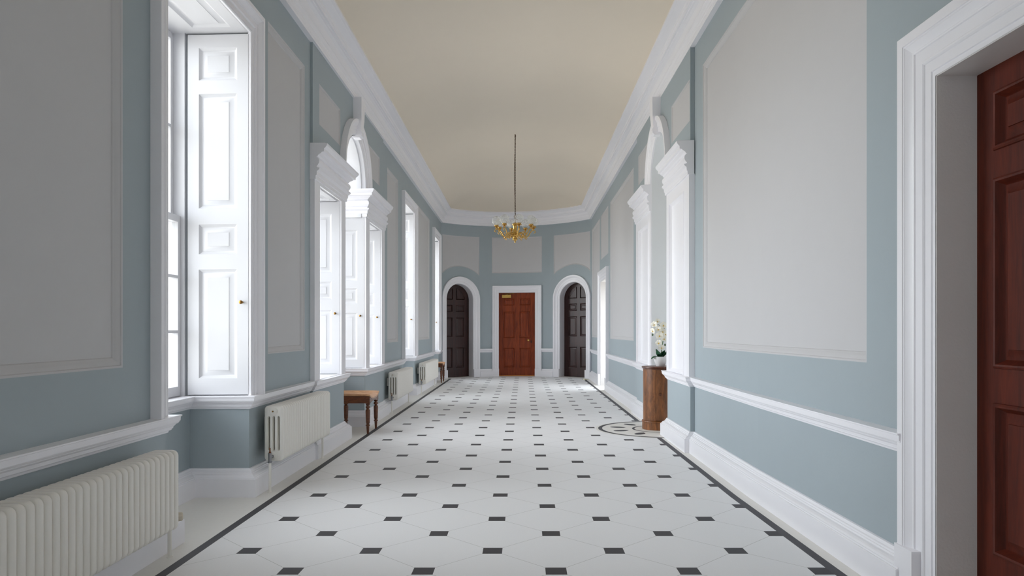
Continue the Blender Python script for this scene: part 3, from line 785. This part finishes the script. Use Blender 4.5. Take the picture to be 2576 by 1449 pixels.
# far right doorway
root = thing('door_5', 'white cased doorway on the right wall near the end, glazing added for fill light', 'doorway', G(WR + .3, RF[0], 0), kind='structure'); before = set(bpy.data.objects)
mp = mapR(WR + .40)
mb = MB(); columns(mb, mp, RF[0] - .03, RF[1] + .03, .003, ZD + .01, [(RF[0] + .07, RF[1] - .07, .12, ZD - .08)], 0, -.045); mb.build('frame', M_SHUT, root, 0)  # glazed frame added so daylight reaches the end wall
mb = MB(); columns(mb, mp, RF[0] + .06, RF[1] - .06, .11, ZD - .07, [], -.02, -.024); mb.build('pane', M_GLASS, root, 0)
mb = MB(); casing(mb, mapR(WR), up_over(RF[0], RF[1], 0, ZD, 1.0), arch_prof(.225, -.01)); mb.build('architrave', M_TRIM, root, 16)
mb = MB(); casing(mb, mapR(WR), up_over(RF[0], RF[1], 0, ZD, 1.0), [(-.004, -.41), (-.004, .010), (.004, .012)]); mb.build('jamb', M_JAMB, root, 28)
mb = MB()
for a, b in ((RF[0] - .235, RF[0] - .004), (RF[1] + .004, RF[1] + .235)): columns(mb, mapR(WR), a, b, 0, .25, [], .066, 0)
mb.build('plinth_block', M_TRIM, root, 0)
rel(root, before)

# ------------------------------------------------------------------ radiators
SECT = {}
def section_mesh(h, D=.15):
    """one column radiator section, y thickness ~.05, x from -D/2 to D/2, z 0..h"""
    t, b = .022, .012
    def rrect(x0, x1, z0, z1, r, n=6):
        pts = []
        for cx, cz_, a0 in ((x1-r, z0+r, -90), (x1-r, z1-r, 0), (x0+r, z1-r, 90), (x0+r, z0+r, 180)):
            for k in range(n+1):
                a = math.radians(a0 + 90*k/n); pts.append((cx + r*cos(a), cz_ + r*sin(a)))
        return pts
    bm = bmesh.new()
    loops = [rrect(-D/2, D/2, 0, h, .032)]
    for k in range(3):
        cx = -D/2 + D*(k+1)/4; loops.append(rrect(cx - .0055, cx + .0055, .085, h - .085, .0054, 4)[::-1])
    caps = {-1: [], 1: []}
    for lp in loops:
        ins = inset(lp, b * (.8 if lp is loops[0] else .35))
        rings = []
        for pts, y in ((ins, -t), (inset(lp, b*.25), -t + b*.55), (lp, -t + b*1.2), (lp, t - b*1.2), (inset(lp, b*.25), t - b*.55), (ins, t)):
            rings.append([bm.verts.new((x, y, z)) for x, z in pts])
        for A, B in zip(rings, rings[1:]):
            for k in range(len(A)): bm.faces.new((A[k], A[(k+1) % len(A)], B[(k+1) % len(A)], B[k]))
        for sgn, rg in ((-1, rings[0]), (1, rings[-1])):
            for k in range(len(rg)):
                e = bm.edges.get((rg[k], rg[(k+1) % len(rg)])) or bm.edges.new((rg[k], rg[(k+1) % len(rg)]))
                caps[sgn].append(e)
    for sgn in (-1, 1): bmesh.ops.triangle_fill(bm, use_beauty=True, use_dissolve=False, edges=caps[sgn], normal=(0, sgn, 0))
    bmesh.ops.recalc_face_normals(bm, faces=bm.faces)
    me = bpy.data.meshes.new('section'); bm.to_mesh(me); bm.free(); me.materials.append(M_RAD)
    me.polygons.foreach_set('use_smooth', [True]*len(me.polygons)); me.set_sharp_from_angle(angle=math.radians(50))
    return me
def radiator(y0, nsec, zb, zt, lab, pitch=.05, valve_near=True, trv_far=False):
    x = -1.945
    root = thing('column_radiator', lab, 'radiator', (gx(x, y0), y0, 0), .0045, 'radiators along the left wall')
    h = zt - zb
    key = round(h, 3)
    if key not in SECT: SECT[key] = section_mesh(h)
    for k in range(nsec):
        o = bpy.data.objects.new('section', SECT[key]); C.objects.link(o); o.parent = root; o.location = (0, .025 + k*pitch, zb)
    L = nsec * pitch
    mb = MB()                                              # nipples joining the sections
    for z in (zb + .042, zt - .042): mb.tube([(0.0, .01, z), (0.0, L - .01, z)], .026, 14)
    mb.build('connecting_tube', M_RAD, root, 50)
    def disc(z, yy, s):
        mb = MB(); mb.tube([(0, yy, z), (0, yy + s*.006, z), (0, yy + s*.008, z), (0, yy + s*.013, z), (0, yy + s*.014, z), (0, yy + s*.018, z)], [.030, .030, .023, .023, .012, .011], 20)
        return mb.build('end_plug', M_RAD, root, 40)
    for z in (zb + .042, zt - .042):
        disc(z, .003, -1); disc(z, L - .003, 1)
    mb = MB(); mb.tube([(0, -.012, zt - .042), (0, -.02, zt - .042)], .006, 8); mb.build('bleed_valve', M_BRASSD, root, 50)
    # tail pipes and valves
    for yy, s in ((-.045, -1), (L + (.065 if trv_far else .03), 1)):
        zz = zb + .042
        xx = -.012
        mb = MB(); mb.tube([(xx, yy, 0), (xx, yy, zz - .03)], .0105, 12); mb.tube([(xx, yy, 0), (xx, yy, .006)], .017, 12)
        mb.build('pipe', M_RAD, root, 50)
        mb = MB(); mb.tube([(xx, yy, zz - .045), (xx, yy, zz - .035), (xx, yy, zz - .033), (xx, yy, zz + .03)], [.0165, .0165, .0135, .0135], 12)
        mb.tube([(xx, yy, zz), (0, yy - s*(.07 if (trv_far and s > 0) else .034), zz)], .011, 12)
        v = mb.build('valve', M_CHROME, root, 50)
        if s < 0 or not trv_far:
            mb = MB(); mb.tube([(xx, yy, zz + .028), (xx, yy, zz + .04), (xx, yy, zz + .042), (xx, yy, zz + .07)], [.009, .009, .0055, .005], 8); mb.build('spindle', M_COPPER, v, 50)
        else:
            mb = MB(); n = 28; rows = []
            p0 = Vector((xx, yy, zz)); ax = Vector((.85, .5, 0)).normalized(); side = Vector((-ax.y, ax.x, 0)); up = Vector((0, 0, 1))
            for a, r in ((.02, .012), (.022, .024), (.028, .026), (.06, .025), (.066, .020), (.068, .001)):
                rows.append([p0 + ax*a + (side*cos(2*PI*k/n) + up*sin(2*PI*k/n)) * (r * (1.0 if k % 2 else .93)) for k in range(n)])
            mb.grid(rows, 0, True); mb.build('knob', M_KNOB, v, 30)
    for yy in (.15, L - .15):
        mb = MB(); mb.box(-.118, -.07, yy - .02, yy + .02, zt - .22, zt - .10); mb.build('wall_bracket', M_RAD, root, 0, bevel=.003)
    return root
radiator(1.95, 39, .175, .605, 'nearest cream column radiator, running out of frame at lower left', trv_far=True)
radiator(5.60, 28, .23, .662, 'cream column radiator between the first window and the nearer wooden stool')
radiator(10.87, 31, .195, .62, 'cream column radiator just beyond the nearer wooden stool, third from the front')
radiator(14.12, 42, .19, .612, 'farthest cream column radiator, near the dark arched door')

# ------------------------------------------------------------------ hall chairs
def hall_stool(label, loc):
    root = thing('hall_stool', label, 'stool', loc, 0, 'wooden stools on the left')
    # local: +x towards the room, seat depth .37, width .49
    W, x0, x1, zt = .27, -.425, .035, .476
    def top(x, y):
        t = abs(y) / W
        return zt + .006 - .046 * (1 - t**2.6) - .006 * clamp((x - .0) / .035)
    mb = MB(); xs = [x0 + (x1 - x0)*k/10 for k in range(11)]; ys = [-W + 2*W*k/24 for k in range(25)]
    rows = [[(x, y, top(x, y)) for y in ys] for x in xs]; ids = mb.grid(rows)
    rb = [[(x, y, top(x, y) - .019) for y in ys] for x in xs]; idb = mb.grid(rb)
    for A, B in ((ids[0], idb[0]), (ids[-1], idb[-1]), ([r[0] for r in ids], [r[0] for r in idb]), ([r[-1] for r in ids], [r[-1] for r in idb])):
        for k in range(len(A) - 1): mb.face((A[k], A[k+1], B[k+1], B[k]))
    mb.build('seat', M_SEAT, root, 40)
    mb = MB()
    for y in (-W + .006, W - .026): mb.box(x0 + .02, x1 - .02, y, y + .02, zt - .105, zt - .011)
    n = 16
    for x in (x1 - .028, x0 + .01):
        pts = [(-W + .02 + (2*W - .04)*k/n) for k in range(n+1)]
        f = [[(x, y, zt - .12 + .028*abs(2*(k/n) - 1)**2 * 0 + (.0 if 0 else 0) + (.03*(1 - (2*k/n - 1)**2) - .0)) for k, y in enumerate(pts)], [(x, y, top(0, y) - .016) for y in pts]]
        b = [[(p[0] + .018, p[1], p[2]) for p in r] for r in f]
        mb.grid(f); mb.grid(b); mb.grid([f[0], b[0]]); mb.grid([f[1], b[1]])
    mb.build('apron', M_CHAIR, root, 40)
    LEG = [(.012, 0), (.014, .02), (.0185, .085), (.0175, .092), (.027, .100), (.0275, .108), (.017, .116), (.016, .120), (.0225, .126), (.0245, .14), (.0285, .27), (.0275, .292), (.018, .296), (.016, .304), (.027, .314), (.028, .322), (.027, .33), (.017, .340), (.016, .346), (.026, .352), (.025, .358), (.018, .364), (.02, .37)]
    for y in (-W + .034, W - .034):
        mb = MB(); mb.lathe(LEG, 0, y, 20)
        mb.box(-.027, .027, y - .027, y + .027, .368, zt - .026)
        mb.build('leg', M_CHAIR, root, 40)
    for y in (-W + .034, W - .034):
        mb = MB(); mb.lathe(LEG, x0 + .045, y, 20)
        mb.box(x0 + .018, x0 + .072, y - .027, y + .027, .368, zt - .026)
        mb.build('leg', M_CHAIR, root, 40)
    return root
ch = hall_stool('nearer brown wooden stool with dished seat and turned legs, below the arched window', (gx(-1.865, 8.9), 8.93, 0))
c2 = copy_tree(ch); c2.location = (gx(-1.905, 17.35), 17.38, 0)
c2['label'] = 'distant brown wooden stool with turned legs, beside the left dark arched door'

# ------------------------------------------------------------------ cabinet and orchid
cab = thing('pedestal_cabinet', 'round walnut pedestal cabinet standing in the arched niche', 'cabinet', (CX + .02, CY + .03, .0016))
RB_ = .197
mb = MB(); a0, a1 = math.radians(248), math.radians(372)   # door takes this arc
def body_rows(r, ang0, ang1, n, zs): return [[(r*cos(ang0 + (ang1-ang0)*k/n), r*sin(ang0 + (ang1-ang0)*k/n), z) for k in range(n+1)] for z in zs]
mb.grid(body_rows(RB_, a1 + .012, a0 - .012 + 2*PI, 60, [.115, .3, .5, .76]))
mb.grid(body_rows(RB_ - .02, a0 - .2, a1 + .2, 30, [.115, .76]))
mb.build('body', M_WALNUT, cab, 40)
mb = MB(); rws = body_rows(RB_ - .0005, a0, a1, 40, [.122, .3, .5, .754]); mb.grid(rws)
mb.grid(body_rows(RB_ - .018, a0, a1, 40, [.122, .754]))
for i in (0, -1): mb.grid([[r[i] for r in rws], [(r[i][0]*.91, r[i][1]*.91, r[i][2]) for r in rws]])
dr = mb.build('door', M_WALNUT, cab, 40)
kd = math.radians(264); mb = MB(); pts = [(RB_ + t, r) for t, r in ((0, .012), (.004, .012), (.006, .006), (.012, .007), (.016, .014), (.022, .0165), (.027, .014), (.029, .003))]
mb.tube([(t*cos(kd), t*sin(kd), .452) for t, r in pts], [r for t, r in pts], 16); mb.build('knob', M_WALNUT2, dr, 50)
mb = MB(); mb.lathe([(.001, .758), (RB_ + .002, .758), (RB_ + .006, .764), (RB_ + .004, .770), (RB_ + .014, .774), (RB_ + .020, .782), (RB_ + .018, .789), (RB_ + .006, .795), (RB_ - .004, .797), (.001, .797)], n=72); mb.build('top', M_WALNUT2, cab, 40)
mb = MB(); mb.lathe([(.001, 0), (RB_ + .012, 0), (RB_ + .012, .088), (RB_ + .016, .092), (RB_ + .020, .100), (RB_ + .016, .108), (RB_ + .002, .114), (.001, .116)], n=72); mb.build('plinth', M_WALNUT, cab, 40)

px, py, pz = CX + .035, CY + .0, .7988
orc = thing('potted_orchid', 'white orchid in a white bowl on top of the walnut cabinet', 'potted plant', (px, py, pz))
mb = MB(); mb.lathe([(.001, 0), (.052, 0), (.056, .004), (.072, .05), (.083, .085), (.089, .112), (.090, .118), (.087, .119), (.082, .108), (.07, .08), (.001, .078)], n=40); mb.build('pot', M_POT, orc, 40)
mb = MB(); mb.lathe([(.001, .07), (.079, .094), (.05, .104), (.001, .108)], n=24); mb.build('moss', M_SOIL, orc, 60)
def petal_surface(mb, o, dirv, up, L, w, curl, m=0, n=7, tip=1.0):
    o, d, u = Vector(o), Vector(dirv).normalized(), Vector(up).normalized(); s = d.cross(u).normalized(); u = s.cross(d)
    rows = []
    for i in range(n + 1):
        t = i / n; ww = w * (sin(PI * min(1, .12 + .88*t))**.7) * (1 if t < .98 else .3)
        c = o + d*(L*t) + u*(curl*L*(sin(t*PI*.9)) )
        rows.append([c + s*ww*k + u*(-.25*ww*k*k) for k in (-1, -.5, 0, .5, 1)])
    mb.grid(rows, m)
    mb.grid([[p - u*.0016 for p in r] for r in rows], m)
for i, (ang, el, L, w) in enumerate(((200, -14, .125, .038), (212, 58, .13, .03), (300, 52, .12, .032), (332, 40, .14, .034), (20, 30, .15, .034), (250, 22, .12, .03), (100, 35, .14, .034))):
    a, e = math.radians(ang), math.radians(el); d = Vector((cos(a)*cos(e), sin(a)*cos(e), sin(e)))
    mb = MB(); petal_surface(mb, Vector((.012*cos(a), .012*sin(a), .106)), d, (0, 0, 1) if el < 55 else (cos(a + PI)*.8, sin(a + PI)*.8, .6), L, w, .14 if el > 10 else .32 - .02*i)
    mb.build('leaf', M_LEAF, orc, 60)
def sstem(pts, r):
    P = [Vector(p) for p in pts]; out = []
    for i in range(len(P) - 1):
        p0, p1, p2, p3 = P[max(i-1, 0)], P[i], P[i+1], P[min(i+2, len(P)-1)]
        for k in range(8):
            t = k/8; out.append(.5*((2*p1) + (p2-p0)*t + (2*p0-5*p1+4*p2-p3)*t*t + (3*p1-p0-3*p2+p3)*t**3))
    out.append(P[-1]); mb = MB(); mb.tube(out, r, 8); return mb.build('stem', M_STEM, orc, 60)
sstem([(.0, 0, .10), (.015, -.005, .22), (.03, -.01, .36), (.01, -.02, .48), (-.04, -.03, .525), (-.09, -.03, .50)], .0035)
sstem([(.01, .01, .10), (.025, .015, .24), (.05, .01, .40), (.045, .0, .50), (.02, -.01, .54)], .0035)
def flower(c, face, r, roll):
    c = Vector(c); n = Vector(face).normalized(); a = Vector((0, 0, 1)); s = a.cross(n).normalized(); u = n.cross(s)
    mb = MB()
    for ang, L, w, lift in ((90, 1.0, .42, .10), (218, .98, .40, .10), (322, .98, .40, .10), (18, 1.02, .62, .18), (162, 1.02, .62, .18)):
        t = math.radians(ang + roll); d = s*cos(t) + u*sin(t)
        petal_surface(mb, c + n*(.002 if w > .5 else 0), d + n*lift, n, r*L, r*w, .10, 0, 6)
    f = mb.build('flower', M_PETAL, orc, 60)
    mb = MB(); mb.sphere(c + n*r*.16 - u*r*.10, r*.13, 0, 10, 6, (1, 1, 1.3)); petal_surface(mb, c + n*r*.1 - u*r*.08, -u*.8 + n*.8, n, r*.36, r*.15, .2, 0, 4); mb.build('lip', M_LIP, f, 60)
for c, fdir, r, roll in (((-.085, -.045, .525), (-.5, -.8, -.05), .046, 10), ((-.098, -.03, .445), (-.85, -.5, -.2), .044, -20), ((-.045, -.03, .565), (.3, -.9, .1), .040, 25),
                         ((.028, -.045, .515), (.15, -1, .05), .052, 0), ((-.035, -.05, .465), (-.3, -.9, .0), .045, 15), ((.02, -.035, .435), (.2, -.95, .1), .050, -12),
                         ((-.022, -.06, .385), (-.15, -1, .0), .054, 8), ((.035, -.05, .345), (.2, -.95, -.05), .048, -8), ((-.03, -.055, .295), (-.35, -.9, -.2), .044, 20), ((.0, -.06, .235), (.05, -.95, -.3), .044, -5), ((.06, -.01, .40), (.6, -.7, .1), .045, 5)):
    flower(c, fdir, r, roll)
mb = MB()
for c in ((-.105, -.035, .395), (.048, -.055, .268)): mb.sphere(c, .011, 0, 10, 7, (1, 1, 1.4))
mb.build('bud', M_STEM, orc, 60)

# ------------------------------------------------------------------ chandelier
LX, LY = -.148, 12.74
ztop = ceil_z(LX, LY) - .002
chd = thing('chandelier', 'brass chandelier with eight clear glass globes hanging on a long chain', 'chandelier', (LX, LY, ztop))
zc = 2.80 - ztop                                            # bottom finial tip, local
mb = MB(); mb.tube([(0, 0, 0), (0, 0, -.015), (0, 0, -.03)], [.004, .014, .004], 12); mb.tube([(0,0,-.02),(0,0,-.05)], .004, 8); mb.build('ceiling_hook', M_BRONZE, chd, 50)
zlow = 3.275 - ztop
pitch = .029; nl = int((-.045 - zlow) / pitch)
def link_mesh():
    mb = MB(); pts = []
    for k in range(16):
        a = 2*PI*k/16; pts.append(Vector((.0095*cos(a), 0, .011*sin(a) + (.0075 if sin(a) > 0 else -.0075))))
    n = len(pts); rows = []
    for i in range(n + 1):
        p = pts[i % n]; t = (pts[(i+1) % n] - pts[(i-1) % n]).normalized(); u = Vector((0, 1, 0)); w = t.cross(u)
        rows.append([p + (u*cos(2*PI*k/6) + w*sin(2*PI*k/6))*.0032 for k in range(6)])
    mb.grid(rows, 0, True); return mb
lk = link_mesh(); mb = MB()
for i in range(nl):
    off = len(mb.v); z = -.05 - pitch*i; a = 0.5 + (PI/2 if i % 2 else 0)
    for v in lk.v: mb.v.append((v[0]*cos(a) - v[1]*sin(a), v[0]*sin(a) + v[1]*cos(a), v[2] + z))
    for f, m in zip(lk.f, lk.m): mb.face([k + off for k in f], m)
mb.build('chain', M_BRONZE, chd, 60)
mb = MB(); mb.tube([(.012 - .03*sin(PI*k/30)*(k > 0), .004, -.02 + (zlow + .02)*k/30) for k in range(31)], .0032, 6); mb.build('cable', M_BRONZE, chd, 60)
mb = MB(); ringp = [(.02*cos(2*PI*k/16), 0, zlow - .012 + .02*sin(2*PI*k/16)) for k in range(17)]; mb.tube(ringp, .004, 8); mb.tube([(.005,0,zlow-.03),(.02,0,zlow-.06),(.05,0,zlow-.07)], .004, 8); mb.tube([(0, 0, zlow - .03), (0, 0, zc + .34)], .007, 8); mb.build('hanger', M_BRASSD, chd, 50)
BODY = [(.002, 0), (.014, .004), (.017, .014), (.012, .026), (.010, .032), (.022, .036), (.036, .05), (.046, .058), (.046, .068), (.034, .076), (.03, .09), (.032, .10), (.06, .108), (.078, .118), (.082, .128), (.07, .14), (.058, .155), (.056, .18), (.048, .20), (.038, .215), (.034, .235), (.034, .29), (.04, .30), (.038, .305), (.044, .312), (.055, .318), (.056, .326), (.046, .336), (.036, .348), (.02, .352), (.001, .356)]
mb = MB(); mb.lathe(BODY, 0, 0, 32, 0, zc); mb.build('body', M_BRASS, chd, 40)
def crv(P, sub=8):
    P = [Vector(p) for p in P]; out = []
    for i in range(len(P) - 1):
        p0, p1, p2, p3 = P[max(i-1, 0)], P[i], P[i+1], P[min(i+2, len(P)-1)]
        for k in range(sub):
            t = k/sub; out.append(.5*((2*p1) + (p2-p0)*t + (2*p0-5*p1+4*p2-p3)*t*t + (3*p1-p0-3*p2+p3)*t**3))
    return out + [P[-1]]
RG = .335
mb = MB()
main = [(.05, 0, .135), (.085, 0, .165), (.12, 0, .175), (.15, 0, .15), (.17, 0, .118), (.205, 0, .105), (.24, 0, .13), (.275, 0, .185), (.305, 0, .222), (.34, 0, .23), (.365, 0, .212), (.366, 0, .19), (.35, 0, .184)]
c = crv(main); mb.tube(c, [.0095 - .004*max(0, (i/len(c)) - .6)/.4 for i in range(len(c))], 8)
mb.tube(crv([(.165, 0, .118), (.135, 0, .09), (.105, 0, .092), (.098, 0, .118), (.118, 0, .128)]), .0065, 8)
mb.tube(crv([(.20, 0, .105), (.215, 0, .08), (.195, 0, .066), (.18, 0, .08)]), .0055, 8)
mb.tube(crv([(.13, 0, .172), (.16, 0, .19), (.19, 0, .178), (.19, 0, .155), (.172, 0, .15)]), .0055, 8)
mb.sphere((.348, 0, .184), .010, 0, 10, 6); mb.sphere((.18, 0, .08), .009, 0, 10, 6); mb.sphere((.118, 0, .128), .009, 0, 10, 6)
mb.tube([(RG, 0, .228), (RG, 0, .25)], .009, 10)
mb.v = [(v[0], v[1], v[2] + zc) for v in mb.v]
arm = mb.build('arm', M_BRASS, chd, 50)
mb = MB(); mb.lathe([(.008, .245), (.022, .25), (.026, .256), (.018, .262), (.016, .268), (.042, .272), (.052, .276), (.05, .280), (.036, .284), (.034, .292), (.036, .298), (.044, .301), (.043, .304), (.03, .304)], RG, 0, 24, 0, zc)
cup = mb.build('cup', M_BRASS, arm, 40)
mb = MB(); GRr = .083; rows = []
for j in range(19):
    t = PI*(.002 + (.84)*j/18); rows.append([(GRr*sin(t)*cos(2*PI*k/28), GRr*sin(t)*sin(2*PI*k/28), GRr*cos(t)) for k in range(28)])
mb.grid(rows, 0, True); gl = mb.build('globe', M_GLOBE, arm, 80); gl.location = (RG, 0, zc + .302 + GRr*.875)
arm.rotation_euler = (0, 0, math.radians(12))
for k in range(1, 8):
    a = copy_tree(arm, chd); a.rotation_euler = (0, 0, math.radians(12 + 45*k))

# small wedge on the floor
mb = MB(); mb.box(-.06, .06, -.035, .035, 0, .035); 
for i, v in enumerate(mb.v):
    if v[0] > 0 and v[2] > 0: mb.v[i] = (v[0], v[1], .008)
o = mb.build('door_wedge', M_WEDGE, smooth=0, loc=(1.575, 18.15, .0004), bevel=.004); o.rotation_euler = (0, 0, .5)
tag(o, 'small cream wedge lying on the dark border line at the far right', 'wedge')

# ------------------------------------------------------------------ light
SKY_BASE, SKY_LOBE, SKY_EAST, SKY_NORTH = 0.9, 16.5, 6.5, 2.6
w = bpy.data.worlds.new('overcast_sky'); bpy.context.scene.world = w; w.use_nodes = True
nt = w.node_tree; bg = nt.nodes['Background']
tc = N(nt, 'ShaderNodeTexCoord'); sp = N(nt, 'ShaderNodeSeparateXYZ'); nt.links.new(tc.outputs['Generated'], sp.inputs[0])
cr = N(nt, 'ShaderNodeValToRGB'); cr.color_ramp.elements[0].position = .46; cr.color_ramp.elements[0].color = (.52, .51, .48, 1)
cr.color_ramp.elements[1].position = .54; cr.color_ramp.elements[1].color = (.91, .95, 1.0, 1)
mr = N(nt, 'ShaderNodeMapRange'); mr.inputs['From Min'].default_value = -1; mr.inputs['From Max'].default_value = 1
nt.links.new(sp.outputs['Z'], mr.inputs['Value']); nt.links.new(mr.outputs['Result'], cr.inputs['Fac']); nt.links.new(cr.outputs['Color'], bg.inputs['Color'])
# the overcast sky is brightest straight out from the window wall
def wm(op, a, b=None):
    n = N(nt, 'ShaderNodeMath', operation=op)
    for i, v in enumerate((a, b)):
        if v is None: continue
        if isinstance(v, (int, float)): n.inputs[i].default_value = v
        else: nt.links.new(v, n.inputs[i])
    return n.outputs[0]
lobe = wm('POWER', wm('MAXIMUM', wm('MULTIPLY', sp.outputs['X'], -1.0), 0.0), 3.0)
east = wm('POWER', wm('MAXIMUM', sp.outputs['X'], 0.0), 1.0)
north = wm('MAXIMUM', sp.outputs['Y'], 0.0)
tot = wm('ADD', wm('MULTIPLY', lobe, SKY_LOBE), SKY_BASE)
tot = wm('ADD', tot, wm('ADD', wm('MULTIPLY', east, SKY_EAST), wm('MULTIPLY', north, SKY_NORTH)))
nt.links.new(tot, bg.inputs['Strength'])
def portal(y0, y1, z0, z1):
    L = bpy.data.lights.new('window_daylight', 'AREA'); L.shape = 'RECTANGLE'; L.size = y1 - y0; L.size_y = z1 - z0
    L.cycles.is_portal = True
    o = bpy.data.objects.new('window_daylight', L); C.objects.link(o)
    o.location = G(-2.78, (y0 + y1)/2, (z0 + z1)/2)
    o.rotation_euler = (math.radians(90), 0, math.radians(-90))
for wn in (WB, W0, W1, W3, W4): portal(wn[0], wn[1], ZS, ZW)  # WB and W0 are the added fill windows
for wn in (LA, LR): portal(wn[0], wn[1], ZS, ZE)
portal(LC[0], LC[1], ZS, ZSP + RC)
L = bpy.data.lights.new('added_door_daylight', 'AREA'); L.shape = 'RECTANGLE'; L.size = RF[1] - RF[0]; L.size_y = ZD; L.cycles.is_portal = True  # portal for fill light through the added doorway glazing
o = bpy.data.objects.new('added_door_daylight', L); C.objects.link(o); o.location = G(WR + .62, (RF[0] + RF[1])/2, ZD/2 + .03); o.rotation_euler = (math.radians(90), 0, math.radians(90))
L = bpy.data.lights.new('window_daylight', 'AREA'); L.shape = 'RECTANGLE'; L.size = FW[1] - FW[0]; L.size_y = FW[3] - FW[2]; L.cycles.is_portal = True  # portal for the added end window behind the camera
o = bpy.data.objects.new('window_daylight', L); C.objects.link(o); o.location = ((FW[0] + FW[1])/2, YB - .35, (FW[2] + FW[3])/2); o.rotation_euler = (math.radians(90), 0, 0)

# ------------------------------------------------------------------ camera
cam = bpy.data.cameras.new('camera'); co = bpy.data.objects.new('camera', cam); C.objects.link(co)
cam.sensor_width = 36; cam.sensor_fit = 'HORIZONTAL'; cam.lens = 36 * 1810 / 2576
co.location = (0, 0, 1.25); co.rotation_euler = (math.radians(90), 0, 0)
cam.shift_x = -(1317 - 1288) / 2576; cam.shift_y = (831 - 724.5) / 2576
cam.clip_start = .05; cam.clip_end = 200
sc = bpy.context.scene; sc.camera = co
sc.view_settings.view_transform = 'Standard'; sc.view_settings.look = 'None'; sc.view_settings.gamma = 1; sc.view_settings.use_curve_mapping = False
sc.view_settings.exposure = 0.05
sc.cycles.max_bounces = 14; sc.cycles.diffuse_bounces = 10; sc.cycles.glossy_bounces = 4; sc.cycles.transparent_max_bounces = 12
sc.cycles.caustics_reflective = False; sc.cycles.caustics_refractive = False
